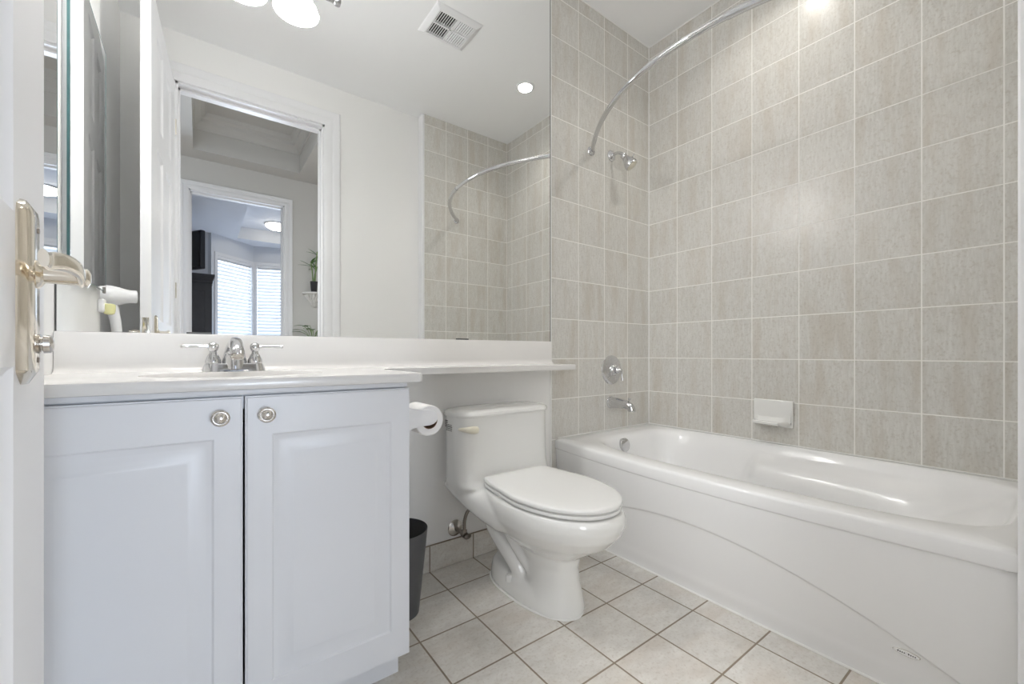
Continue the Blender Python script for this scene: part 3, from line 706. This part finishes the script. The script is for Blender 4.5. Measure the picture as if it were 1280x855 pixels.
# ================================================================== BATHTUB
bt = thing('bathtub', (1.8, 0.82, 0), 'white alcove bathtub with bowed apron and arched front panel', 'bathtub')
ZT = 0.455
def xo(y): return 1.440 - 0.065 * max(0.0, 1 - ((y - 0.78) / 0.80) ** 2)
X1_, Y0_, Y1_ = XR - 0.001, YE + 0.001, YB - 0.001
cx, cy = 1.83, 0.80
angs = sorted([2 * PI * i / 160 for i in range(160)] + [math.atan2(Y1_ - cy, X1_ - cx), math.atan2(Y0_ - cy, X1_ - cx) % (2 * PI), math.atan2(Y1_ - cy, 1.44 - cx), math.atan2(Y0_ - cy, 1.44 - cx) % (2 * PI)])
def outer(a, ins, z):
    c_, s_ = math.cos(a), math.sin(a)
    k = 1e9
    for lim, comp, o in ((X1_ - ins, c_, cx), (Y1_ - ins, s_, cy), (Y0_ + ins, s_, cy), (1.44 + ins, c_, cx)):
        if abs(comp) > 1e-9:
            q = (lim - o) / comp
            if q > 0: k = min(k, q)
    x, y = cx + k * c_, cy + k * s_
    if x < cx:
        f = (cx - x) / (cx - 1.44 - ins)
        x = cx - f * (cx - xo(y) - ins)
    return (x, y, z)
def inner(a, x0, x1, y0, y1, pw, z):
    mx, my = (x0 + x1) / 2, (y0 + y1) / 2
    c_, s_ = math.cos(a), math.sin(a)
    # superellipse hit by direction from its own middle
    k = (abs(c_ / ((x1 - x0) / 2)) ** pw + abs(s_ / ((y1 - y0) / 2)) ** pw) ** (-1 / pw)
    return Vector((mx + k * c_, my + k * s_, z))
def iring(x0, x1, y0, y1, pw, z, bowk=1.0, ledge=0.0, dz=0.0):
    out = []
    for a in angs:
        p = inner(a, x0, x1, y0, y1, pw, z)
        if p.x < cx: p.x -= 0.045 * bowk * max(0, 1 - ((p.y - 0.72) / 0.75) ** 2) * ss(cx, x0, p.x)
        out.append(p)
    return out
rings = [[outer(a, 0.008, ZT - 0.052) for a in angs], [outer(a, 0.001, ZT - 0.048) for a in angs], [outer(a, 0.0, ZT - 0.044) for a in angs], [outer(a, 0.0, ZT - 0.012) for a in angs], [outer(a, 0.003, ZT - 0.004) for a in angs], [outer(a, 0.010, ZT) for a in angs],
         [Vector(outer(a, 0.02, ZT)) * 0.55 + iring(1.525, 2.178, 0.098, 1.460, 5, ZT)[i] * 0.45 for i, a in enumerate(angs)],
         iring(1.515, 2.182, 0.092, 1.470, 5, ZT - 0.001), iring(1.528, 2.176, 0.099, 1.456, 5, ZT - 0.005), iring(1.545, 2.168, 0.110, 1.440, 5, ZT - 0.016), iring(1.556, 2.160, 0.122, 1.430, 5, ZT - 0.034)]
R1_ = (1.556, 2.160, 0.122, 1.430); R2_ = (1.635, 2.055, 0.62, 1.345)
for s in (0.06, 0.14, 0.24, 0.36, 0.50, 0.64, 0.76, 0.86, 0.93, 0.97, 1.0):
    z = lerp(ZT - 0.034, 0.10, s)
    g = s ** 0.9 if s < 0.9 else s
    rr_ = [lerp(R1_[k], R2_[k], g) for k in range(4)]
    ring = iring(*rr_, lerp(5, 4, s), z, 1 - s)
    # raised arm rests towards the sloping end
    for i, p in enumerate(ring):
        wgt = (1 - ss(0.90, 0.955, p.y)) * ss(0.05, 0.2, s) * (1 - ss(0.45, 0.85, s))
        side = ss(0.14, 0.30, abs(p.x - 1.855))
        p.x += (1.855 - p.x) * 0.20 * wgt * side
        p.z += 0.0
    rings.append(ring)
for sh in (0.94, 0.8, 0.5, 0.2):
    rings.append([Vector((1.845 + (p.x - 1.845) * sh, 0.98 + (p.y - 0.98) * sh, 0.10 - 0.012 * (1 - sh) - (0.006 if sh < 1 else 0))) for p in rings[-1 if sh == 0.94 else -1]] if sh == 0.94 else
                 [Vector((1.845 + (p.x - 1.845) * sh, 0.98 + (p.y - 0.98) * sh, 0.092 - 0.004 * (1 - sh))) for p in rings[-1]])
bm = bmnew(); loft(bm, rings, False, True)
shell = obj('tub_shell', bm, M['acryl'], bt, True, 50)
bm = bmnew()
NY, NZ = 120, 90
def arch(y): return 0.276 - 0.385 * (y - 0.85) ** 2
def apron_x(y, z):
    za = max(0.045, arch(y)); top = xo(y) + 0.004; A = (1.475 - top) / 0.09 * 0.075; H = ZT - 0.047; zk = 0.075
    up = min(top + A * max(0, (H - z) / H) ** 1.25, 1.476)
    step = min(up + 0.006, 1.479) if z > zk else lerp(1.464, min(top + A * ((H - zk) / H) ** 1.25 + 0.006, 1.479), ss(0, zk, z))
    return lerp(step, up, ss(za - 0.003, za + 0.003, z) * ss(0.03, 0.10, arch(y)))
grid = []
for i in range(NY + 1):
    y = lerp(Y0_, Y1_, i / NY); za = max(0.045, arch(y))
    zs = [lerp(0.0, za - 0.008, k / 22) for k in range(23)] + [za - 0.005, za - 0.002, za + 0.001, za + 0.004] + [lerp(za + 0.008, ZT - 0.046, k / 24) for k in range(25)]
    grid.append([bm.verts.new((apron_x(y, z), y, z)) for z in zs])
for i in range(NY):
    for j in range(len(grid[0]) - 1):
        bm.faces.new((grid[i][j], grid[i + 1][j], grid[i + 1][j + 1], grid[i][j + 1]))
# back it so that it is a solid board
ext = bmesh.ops.extrude_face_region(bm, geom=bm.faces[:])
for v in [g for g in ext['geom'] if isinstance(g, bmesh.types.BMVert)]: v.co.x = 1.49
apron = obj('apron', bm, M['acryl'], bt, True, 60)
bm = bmnew(); tube(bm, [(1.466, lerp(Y0_, Y1_, i / 20), 0.002) for i in range(21)], 0.0055, 8); obj('caulk_bead', bm, M['caulk'], bt)
bm = bmnew(); box(bm, 1.455, X1_, Y1_ - 0.004, Y1_ + 0.0005, ZT - 0.001, ZT + 0.004, 0.001); box(bm, X1_ - 0.004, X1_ + 0.0005, Y0_, Y1_, ZT - 0.001, ZT + 0.004, 0.001); obj('caulk_bead', bm, M['caulk'], bt)
# overflow cover
bm = bmnew(); lathe(bm, [(0.034, -0.01), (0.036, 0.0), (0.037, 0.008), (0.034, 0.013), (0.020, 0.016), (0.006, 0.0165)], (1.790, 1.424, 0.402), (0, -1, 0.12), 32); obj('overflow_cover', bm, M['chrome'], bt)
bm = bmnew(); lathe(bm, [(0.028, 0.0), (0.028, 0.003), (0.02, 0.004), (0.008, 0.002)], (1.835, 1.22, 0.0895), (0, 0, 1), 24); obj('drain', bm, M['chrome'], bt)
# maker's oval badge low on the apron
bm = bmnew(); n = 40
bx = apron_x(0.262, 0.119) - 0.0004
ring = lambda a, b, x: [(x, 0.262 + a * math.cos(2 * PI * i / n), 0.119 + b * math.sin(2 * PI * i / n)) for i in range(n)]
loft(bm, [ring(0.0270, 0.0078, bx + 0.004), ring(0.0270, 0.0078, bx - 0.001), ring(0.0262, 0.0070, bx - 0.002)]); badge = obj('badge', bm, M['satin'], bt)
bm = bmnew(); loft(bm, [ring(0.0250, 0.0060, bx - 0.0018), ring(0.0250, 0.0060, bx - 0.0024)]); obj('badge_face', bm, M['acryl'], badge)
bm = bmnew()
for k in range(9):
    yy = 0.262 + 0.0165 - k * 0.0041
    if k == 4: continue
    box(bm, bx - 0.0029, bx - 0.0022, yy - 0.0024, yy, 0.1176, 0.1202 + (0.0012 if k in (0, 5) else 0))
obj('badge_lettering', bm, M['ink'], badge, False)

# soap dish
sd = thing('soap_dish', (XR, 0.872, 0.60), 'white ceramic soap dish set in the tiled wall above the tub', 'soap dish')
y0, y1, z0, z1 = 0.787, 0.958, 0.535, 0.662
bm = bmnew()
box(bm, XR - 0.014, XR, y0, y1, z0, z1, 0.005, 3)
obj('back_plate', bm, M['porc'], sd)
bm = bmnew(); rows = []
NN = 24
for i in range(NN + 1):
    t = i / NN; y = lerp(y0 + 0.006, y1 - 0.006, t)
    e = ss(0, 0.22, t) * ss(0, 0.10, 1 - t)
    dpt = lerp(0.012, 0.076, e)
    rows.append([(XR - 0.010, y, z0 + 0.004), (XR - dpt * 0.6, y, z0 + 0.006), (XR - dpt, y, z0 + 0.016), (XR - dpt - 0.002, y, z0 + 0.024), (XR - dpt + 0.006, y, z0 + 0.030), (XR - dpt * 0.75, y, z0 + 0.024), (XR - 0.022, y, z0 + 0.024), (XR - 0.012, y, z0 + 0.05 + 0.05 * (1 - e))])
loft(bm, rows); obj('tray', bm, M['porc'], sd)

# ================================================================== SHOWER FITTINGS
ZR = 1.975
rt = thing('shower_curtain_rod', (1.71, YB, ZR), 'curved chrome shower rod bowed out over the bathtub', 'shower rod')
def rodx(y): return 1.358 + 0.352 * (abs(y - 0.823) / 0.748) ** 2.1
ysr = [lerp(YE + 0.012, YB - 0.012, i / 60) for i in range(61)]
bm = bmnew(); tube(bm, [(rodx(y), y, ZR) for y in ysr if y > 0.66], 0.0115, 18); obj('rod_tube', bm, M['chrome'], rt)
bm = bmnew(); tube(bm, [(rodx(y), y, ZR) for y in ysr if y < 0.70], 0.0135, 18); obj('rod_tube', bm, M['chrome'], rt)
for yy, d in ((YB, -1), (YE, 1)):
    bm = bmnew(); lathe(bm, [(0.024, 0.0), (0.024, 0.004), (0.018, 0.007), (0.0155, 0.012), (0.0155, 0.016), (0.012, 0.02)], (rodx(YB - 0.012), yy, ZR), (-0.25, d, 0), 28); obj('flange', bm, M['chrome'], rt)
sh = thing('wall_shower', (1.866, YB, 1.997), 'chrome shower head on a short arm high on the tiled wall', 'shower head')
SXc, SZ = 1.866, 1.997
bm = bmnew(); lathe(bm, [(0.031, 0.0), (0.031, 0.003), (0.027, 0.008), (0.013, 0.014), (0.010, 0.018)], (SXc, YB, SZ), (0, -1, 0), 28); obj('flange', bm, M['chrome'], sh)
bm = bmnew(); tube(bm, spline([(SXc, YB - 0.005, SZ), (SXc, YB - 0.04, SZ + 0.001), (SXc, YB - 0.065, SZ - 0.008), (SXc, YB - 0.085, SZ - 0.028)], 6), 0.0085, 14); obj('arm', bm, M['chrome'], sh)
bm = bmnew(); o = Vector((SXc, YB - 0.078, SZ - 0.022)); dr = Vector((0.34, -0.50, -0.80)).normalized()
lathe(bm, [(0.011, 0.0), (0.017, 0.004), (0.017, 0.018), (0.014, 0.022), (0.019, 0.028), (0.028, 0.050), (0.034, 0.064), (0.036, 0.072), (0.036, 0.082), (0.033, 0.085)], o, dr, 28); hd = obj('head', bm, M['chrome'], sh)
bm = bmnew(); lathe(bm, [(0.031, 0.083), (0.030, 0.087), (0.004, 0.088)], o, dr, 28); obj('spray_face', bm, M['cream'], hd)
bm = bmnew(); cyl(bm, o + dr * 0.074 + Vector((0, 0, 0.030)), o + dr * 0.074 + Vector((0.004, -0.02, 0.050)), 0.003, 8); obj('spray_tab', bm, M['chrome'], hd)
tv = thing('tub_valve_trim', (1.866, YB, 0.79), 'round chrome tub valve plate with lever on the tiled wall', 'shower valve')
VZ = 0.790
bm = bmnew(); lathe(bm, [(0.082, 0.0), (0.082, 0.003), (0.078, 0.007), (0.060, 0.010), (0.040, 0.012), (0.036, 0.014)], (SXc, YB, VZ), (0, -1, 0), 48); esc = obj('escutcheon', bm, M['chrome'], tv)
bm = bmnew(); lathe(bm, [(0.034, 0.012), (0.032, 0.022), (0.024, 0.030), (0.020, 0.034), (0.020, 0.050), (0.016, 0.054), (0.011, 0.060), (0.011, 0.068), (0.007, 0.074)], (SXc, YB, VZ), (0, -1, 0), 28); obj('hub', bm, M['chrome'], tv)
bm = bmnew(); tube(bm, spline([(SXc + 0.002, YB - 0.062, VZ + 0.010), (SXc + 0.008, YB - 0.064, VZ - 0.002), (SXc + 0.012, YB - 0.066, VZ - 0.03), (SXc + 0.014, YB - 0.068, VZ - 0.058)], 6), [0.006] * 8 + [0.005 + 0.0003 * i for i in range(11)], 12)
obj('lever', bm, M['chrome'], tv)
sp = thing('tub_spout', (1.853, YB, 0.608), 'chrome tub spout with diverter on the tiled wall', 'tub spout')
bm = bmnew(); pz = 0.608
path = spline([(1.862, YB, pz), (1.862, YB - 0.04, pz), (1.862, YB - 0.085, pz - 0.002), (1.862, YB - 0.118, pz - 0.006), (1.862, YB - 0.136, pz - 0.014), (1.862, YB - 0.142, pz - 0.028), (1.862, YB - 0.142, pz - 0.036)], 6)
tube(bm, path, [lerp(0.031, 0.0205, ss(0, 0.75, i / (len(path) - 1))) for i in range(len(path))], 24); spb = obj('spout_body', bm, M['chrome'], sp)
bm = bmnew(); lathe(bm, [(0.034, 0.0), (0.034, 0.004), (0.031, 0.008)], (1.862, YB, pz), (0, -1, 0), 28); obj('wall_ring', bm, M['chrome'], sp)
bm = bmnew(); lathe(bm, [(0.0035, 0.0), (0.0035, 0.018), (0.007, 0.020), (0.008, 0.026), (0.003, 0.029)], (1.862, YB - 0.128, pz + 0.006), (0, 0, 1), 16); obj('diverter_knob', bm, M['chrome'], sp)

# ================================================================== LAMPS AND VENT
vl = thing('vanity_light', (0.12, YB - 0.006, 2.175), 'chrome three-shade vanity light mounted high on the big mirror', 'wall light')
ym = YB - 0.006
bm = bmnew(); box(bm, -0.02, 0.26, ym - 0.022, ym, 2.135, 2.215, 0.008, 3); obj('wall_plate', bm, M['satin'], vl)
bm = bmnew(); cyl(bm, (-0.175, ym - 0.055, 2.175), (0.405, ym - 0.055, 2.175), 0.012, 18)
for ex in (-0.178, 0.408): lathe(bm, [(0.012, -0.012), (0.017, -0.006), (0.018, 0.0), (0.015, 0.008), (0.006, 0.012)], (ex, ym - 0.055, 2.175), (1 if ex > 0 else -1, 0, 0), 20)
obj('bar', bm, M['chrome'], vl)
bm = bmnew(); cyl(bm, (0.12, ym - 0.01, 2.175), (0.12, ym - 0.055, 2.175), 0.014, 16); obj('bar_mount', bm, M['chrome'], vl)
for lx in (-0.048, 0.117, 0.282):
    bm = bmnew(); tube(bm, spline([(lx, ym - 0.060, 2.175), (lx, ym - 0.085, 2.205), (lx, ym - 0.110, 2.205), (lx, ym - 0.120, 2.190)], 5), 0.008, 12); obj('arm', bm, M['chrome'], vl)
    o = Vector((lx, ym - 0.120, 2.205)); dr = Vector((0.0, 0.0, -1.0))
    bm = bmnew(); lathe(bm, [(0.008, 0.0), (0.018, 0.004), (0.022, 0.012), (0.024, 0.024), (0.022, 0.026)], o, dr, 24); cup = obj('lamp_cup', bm, M['chrome'], vl)
    bm = bmnew(); lathe(bm, [(0.022, 0.022), (0.036, 0.030), (0.055, 0.046), (0.068, 0.066), (0.0745, 0.085), (0.0725, 0.085), (0.066, 0.068), (0.053, 0.049), (0.034, 0.033), (0.018, 0.026)], o, dr, 36, False, False); obj('glass_shade', bm, M['shade'], vl)
    bm = bmnew(); ball(bm, o + dr * 0.052, 0.024, 20); obj('bulb', bm, M['bulb'], vl)
    l = bpy.data.lights.new('vanity_bulb', 'POINT'); l.energy = P_VANITY; l.color = (1.0, 0.98, 0.95); l.shadow_soft_size = 0.012
    lo = bpy.data.objects.new('vanity_bulb', l); C.objects.link(lo); lo.location = o + dr * 0.090
sl = thing('recessed_ceiling_light', (1.842, 0.81, ZC), 'small round recessed spotlight in the ceiling above the tub', 'ceiling light')
bm = bmnew(); lathe(bm, [(0.066, 0.0), (0.066, 0.004), (0.060, 0.008), (0.050, 0.006), (0.047, -0.002)], (1.842, 0.81, ZC), (0, 0, -1), 40, False, False); obj('trim_ring', bm, M['plastic'], sl)
bm = bmnew(); lathe(bm, [(0.049, 0.0005), (0.049, 0.002), (0.03, 0.003), (0.002, 0.003)], (1.842, 0.81, ZC), (0, 0, -1), 40); obj('lens', bm, M['lens'], sl)
l = bpy.data.lights.new('spot_lamp', 'AREA'); l.shape = 'DISK'; l.size = 0.09; l.spread = math.radians(130); l.energy = P_SPOT; l.color = (1.0, 0.96, 0.90)
lo = bpy.data.objects.new('spot_lamp', l); C.objects.link(lo); lo.location = (1.842, 0.81, ZC - 0.012)
ev = thing('exhaust_fan_vent', (1.16, 0.98, ZC), 'white square exhaust fan grille in the bathroom ceiling', 'vent')
ex0, ex1, ey0, ey1 = 1.015, 1.306, 0.850, 1.105
bm = bmnew(); zf = ZC - 0.018
rows = lambda ins, z: [(ex0 + ins, ey0 + ins, z), (ex1 - ins, ey0 + ins, z), (ex1 - ins, ey1 - ins, z), (ex0 + ins, ey1 - ins, z)]
loft(bm, [rows(0, ZC), rows(0.004, ZC - 0.005), rows(0.028, zf), rows(0.036, zf), rows(0.036, ZC - 0.002)], False, False)
mx, my = (ex0 + ex1) / 2, (ey0 + ey1) / 2
box(bm, mx - 0.005, mx + 0.005, ey0 + 0.036, ey1 - 0.036, zf, ZC - 0.001); box(bm, ex0 + 0.036, ex1 - 0.036, my - 0.005, my + 0.005, zf, ZC - 0.001)
obj('frame', bm, M['plastic'], ev, False)
bm = bmnew(); box(bm, ex0 + 0.03, ex1 - 0.03, ey0 + 0.03, ey1 - 0.03, ZC - 0.0022, ZC - 0.0002); obj('duct_shade_plate', bm, M['ventback'], ev, False)  # dark plate standing in for the shaded recess behind the grille
for ix, (xa, xb) in enumerate(((ex0 + 0.036, mx - 0.005), (mx + 0.005, ex1 - 0.036))):
    for (ya_, yb2) in ((ey0 + 0.036, my - 0.005), (my + 0.005, ey1 - 0.036)):
        bm = bmnew()
        for k in range(8):
            xx = lerp(xa, xb, (k + 0.5) / 8); sl_ = 0.0006 if ix == 0 else -0.0022
            loft(bm, [[(xx - 0.0018 - sl_, y, zf + 0.001), (xx + 0.0018 - sl_, y, zf + 0.001), (xx + 0.0018 + sl_, y, ZC - 0.012), (xx - 0.0018 + sl_, y, ZC - 0.012)] for y in (ya_, yb2)])
        obj('grille', bm, M['plastic'], ev, False)

# ================================================================== LEFT CORNER: hair dryer, air freshener (seen in the mirror)
hx0, hy0, hz0 = XL - 0.05, 0.875, 1.108
hd_ = thing('hair_dryer', (hx0, hy0, hz0), 'white hair dryer hung on the left wall beside the open door', 'hair dryer')
bm = bmnew(); box(bm, hx0, hx0 + 0.022, hy0 - 0.04, hy0 + 0.05, hz0 - 0.075, hz0 + 0.055, 0.008, 3); obj('wall_bracket', bm, M['plastic'], hd_)
bm = bmnew(); ax = Vector((0.95, -0.32, 0.04)).normalized(); o = Vector((hx0 + 0.020, hy0 + 0.01, hz0))
lathe(bm, [(0.020, 0.0), (0.036, 0.006), (0.041, 0.022), (0.041, 0.050), (0.036, 0.075), (0.029, 0.095), (0.026, 0.110), (0.026, 0.128), (0.022, 0.128), (0.020, 0.115)], o, ax, 32); db = obj('dryer_body', bm, M['plastic'], hd_)
bm = bmnew(); q = o + ax * 0.045
tube(bm, [q + Vector((0, 0, -0.020)), q + Vector((0.012, -0.005, -0.05)), q + Vector((0.020, -0.008, -0.10)), q + Vector((0.024, -0.008, -0.14)), q + Vector((0.024, -0.008, -0.146))], [0.021, 0.019, 0.017, 0.016, 0.008], 18); obj('handle', bm, M['plastic'], hd_)
af = thing('air_freshener', (XL, 0.985, 1.05), 'small white wall unit with yellow cup below the medicine cabinet', 'air freshener')
bm = bmnew(); box(bm, XL, XL + 0.02, 0.965, 1.005, 1.035, 1.085, 0.007, 3); obj('holder', bm, M['plastic'], af)
bm = bmnew(); lathe(bm, [(0.008, -0.030), (0.015, -0.026), (0.018, -0.012), (0.018, 0.006), (0.012, 0.010)], (XL + 0.030, 0.985, 1.058), (0, 0, 1), 24); obj('yellow_cup', bm, M['yellow'], af)['label'] = 'translucent yellow cup'

# ================================================================== BEDROOM / HALL THINGS (seen through the mirror)
ar = thing('armoire', (-0.33, -3.95, 0), 'tall black armoire in the bedroom beside the bay windows', 'armoire')
bm = bmnew(); box(bm, -0.80, 0.135, -4.25, -3.70, 0.06, 1.86); obj('cabinet_body', bm, M['black'], ar, False)
bm = bmnew(); loft(bm, [[(-0.80 - e, -4.25 - e * 0.3, z), (0.135 + e, -4.25 - e * 0.3, z), (0.135 + e, -3.70 + e, z), (-0.80 - e, -3.70 + e, z)] for e, z in ((0.0, 1.80), (0.008, 1.81), (0.008, 1.83), (0.02, 1.85), (0.028, 1.885), (0.032, 1.89), (0.032, 1.915), (0.03, 1.92))]); obj('cornice', bm, M['black'], ar, True, 20)
for x0 in (-0.79, -0.325):
    bm = bmnew(); P = lambda u, n, v, x0=x0: (x0 + u, -3.682 - n, 0.10 + v)
    panel_slab(bm, P, 0.455, 1.68, 0.018, [0.07, 0.385], [0.09, 0.80, 0.88, 1.60], {(1, 1), (1, 3)}, [(0.004, -0.004), (0.02, 0.0), (0.015, 0.003)]); dd = obj('door', bm, M['black'], ar)
    bm = bmnew(); ball(bm, (x0 + (0.42 if x0 < -0.5 else 0.035), -3.664, 0.95), 0.014); obj('knob', bm, M['oldmetal'], dd)
bm = bmnew(); box(bm, -0.78, 0.115, -4.23, -3.72, 0, 0.06); obj('plinth', bm, M['black'], ar, False)
tvt = thing('television', (-0.12, -3.93, 1.92), 'black television standing on top of the armoire', 'television')
rot = Matrix.Rotation(math.radians(58), 4, 'Z')
def R3(bm, c):
    for v in bm.verts: v.co = rot @ v.co + Vector(c)
    return bm
bm = bmnew(); box(bm, -0.40, 0.40, -0.03, 0.03, 0.06, 0.56, 0.012); body = obj('television_body', R3(bm, (-0.17, -3.98, 1.92)), M['black'], tvt)
bm = bmnew(); box(bm, -0.38, 0.38, 0.0295, 0.032, 0.085, 0.54); obj('screen', R3(bm, (-0.17, -3.98, 1.92)), M['screen'], tvt, False)
bm = bmnew(); box(bm, -0.16, 0.16, -0.08, 0.08, 0.0, 0.014, 0.005); box(bm, -0.04, 0.04, -0.015, 0.015, 0.01, 0.08); obj('stand', R3(bm, (-0.17, -3.98, 1.92)), M['black'], tvt)
dl = thing('dome_ceiling_light', (1.0, -4.55, 2.95), 'lit round dome light on the bedroom ceiling', 'ceiling light')
bm = bmnew(); lathe(bm, [(0.17, 0.0), (0.175, 0.012), (0.165, 0.02)], (1.0, -4.55, 2.95), (0, 0, -1), 36); obj('rim', bm, M['satin'], dl)
bm = bmnew(); lathe(bm, [(0.162, 0.016), (0.155, 0.04), (0.125, 0.068), (0.07, 0.088), (0.01, 0.094)], (1.0, -4.55, 2.95), (0, 0, -1), 36); obj('glass_dome', bm, M['dome'], dl)
bm = bmnew(); lathe(bm, [(0.007, 0.0), (0.011, 0.01), (0.007, 0.02), (0.002, 0.024)], (1.0, -4.55, 2.857), (0, 0, -1), 14); obj('finial', bm, M['satin'], dl)
# corbel shelf + bamboo
sx, sz = 1.03, 1.548
cs = thing('corbel_shelf', (sx, HY, sz), 'ornate white corbel shelf on the hall wall beside the doorway', 'shelf')
def half(rx, ry, z, n=20): return [(sx + rx * math.cos(PI - PI * i / n), HY + 0.0005 - 0 + ry * math.sin(PI * i / n), z) for i in range(n + 1)]
bm = bmnew(); loft(bm, [half(a, b, z) for a, b, z in ((0.115, 0.125, sz - 0.022), (0.128, 0.138, sz - 0.017), (0.128, 0.138, sz - 0.006), (0.124, 0.134, sz))]); obj('shelf_top', bm, M['plaster'], cs)
bm = bmnew(); n = 40; rings = []
for k, (a, b, z) in enumerate(((0.105, 0.112, sz - 0.020), (0.100, 0.105, sz - 0.035), (0.080, 0.090, sz - 0.060), (0.064, 0.074, sz - 0.085), (0.046, 0.056, sz - 0.110), (0.038, 0.046, sz - 0.130), (0.018, 0.022, sz - 0.155), (0.004, 0.006, sz - 0.165))):
    rings.append([(sx + a * (1 + 0.12 * math.sin(i * 2.2 + k)) * math.cos(PI - PI * i / n), HY + 0.0005 + b * (1 + 0.16 * math.sin(i * 1.57 + k * 1.1)) * math.sin(PI * i / n), z) for i in range(n + 1)])
loft(bm, rings); obj('carved_bracket', bm, M['plaster'], cs)
def leafm(bm, base, d, ln, wd, droop, up=(0, 0, 1)):
    d = Vector(d).normalized(); s = d.cross(Vector(up)); s = s.normalized() if s.length > 1e-3 else Vector((1, 0, 0)); rows = []
    for i in range(8):
        t = i / 7; p = Vector(base) + d * ln * t + Vector((0, 0, -droop * t * t)); wv = wd * math.sin(PI * min(1, 0.08 + 0.92 * t)) ** 0.8 * (1 - 0.25 * t)
        nrm = s.cross(d).normalized()
        rows.append([p - s * wv, p + nrm * 0.0012 - nrm * wv * 0.15, p + s * wv, p - nrm * 0.0012 - nrm * wv * 0.15])
    loft(bm, rows)
pb = thing('potted_bamboo', (1.0, HY + 0.09, sz), 'lucky bamboo in a black pot on the corbel shelf', 'plant')
px, py = 1.005, HY + 0.085
bm = bmnew(); lathe(bm, [(0.026, 0.0), (0.029, 0.004), (0.037, 0.105), (0.039, 0.108), (0.039, 0.116), (0.035, 0.116), (0.034, 0.10), (0.002, 0.098)], (px, py, sz), (0, 0, 1), 28); obj('pot', bm, M['pot'], pb)
for (dx, dy, h, lx, ly) in ((-0.010, 0.0, 0.33, -0.02, 0.0), (0.010, 0.006, 0.44, 0.02, 0.01), (0.002, -0.010, 0.28, 0.03, 0.01)):
    p = spline([(px + dx, py + dy, sz + 0.098), (px + dx + lx * 0.3, py + dy + ly * 0.3, sz + 0.098 + (h - 0.1) * 0.5), (px + dx + lx, py + dy + ly, sz + h)], 8)
    bm = bmnew(); tube(bm, p, [0.0058 + (0.0012 if i % 4 == 0 else 0) for i in range(len(p))], 10); stk = obj('stalk', bm, M['stalk'], pb)
    for k in range(6):
        a = k * 2.1 + dx * 90; t = p[len(p) - 1 - k % 3 * 2]
        bm = bmnew(); leafm(bm, t, (math.cos(a) * 0.8, math.sin(a) * 0.4, 0.75 - 0.12 * k), 0.095 + 0.02 * (k % 3), 0.012, 0.02); obj('leaf', bm, M['leaf'], stk)
# leafy plant on a stand below
ps = thing('plant_stand', (0.98, HY + 0.16, 0), 'slim black plant stand under the corbel shelf', 'plant stand')
qx, qy = 0.985, HY + 0.17
bm = bmnew(); lathe(bm, [(0.13, 0.0), (0.135, 0.004), (0.135, 0.018), (0.13, 0.022)], (qx, qy, 0.868), (0, 0, 1), 32); obj('top', bm, M['black'], ps)
for k in range(3):
    a = k * 2 * PI / 3 + 0.5; bm = bmnew(); tube(bm, [(qx + 0.08 * math.cos(a), qy + 0.08 * math.sin(a), 0.87), (qx + 0.13 * math.cos(a), qy + 0.13 * math.sin(a), 0.0)], 0.010, 10); obj('leg', bm, M['black'], ps)
pl_ = thing('leafy_plant', (qx, qy, 0.89), 'green broad-leaved potted plant low beside the doorway under the corbel shelf', 'plant')
bm = bmnew(); lathe(bm, [(0.055, 0.0), (0.06, 0.004), (0.078, 0.115), (0.082, 0.118), (0.082, 0.13), (0.076, 0.13), (0.074, 0.11), (0.003, 0.108)], (qx, qy, 0.890), (0, 0, 1), 28); obj('pot', bm, M['pot'], pl_)
for k in range(16):
    a = k * 2.4; r = 0.03 + 0.05 * random.random(); rise = 0.09 + 0.11 * random.random()
    tip = Vector((qx + math.cos(a) * r * 2.0, qy + math.sin(a) * r * 1.5, 0.995 + rise))
    bm = bmnew(); tube(bm, spline([(qx + 0.02 * math.cos(a), qy + 0.02 * math.sin(a), 0.995), (qx + math.cos(a) * r, qy + math.sin(a) * r, 0.995 + rise * 0.7), tip], 4), 0.0025, 6); stm = obj('stem', bm, M['stalk'], pl_)
    bm = bmnew(); leafm(bm, tip, (math.cos(a), math.sin(a), 0.25), 0.085 + 0.03 * random.random(), 0.032, 0.03); obj('leaf', bm, M['leaf'], stm)
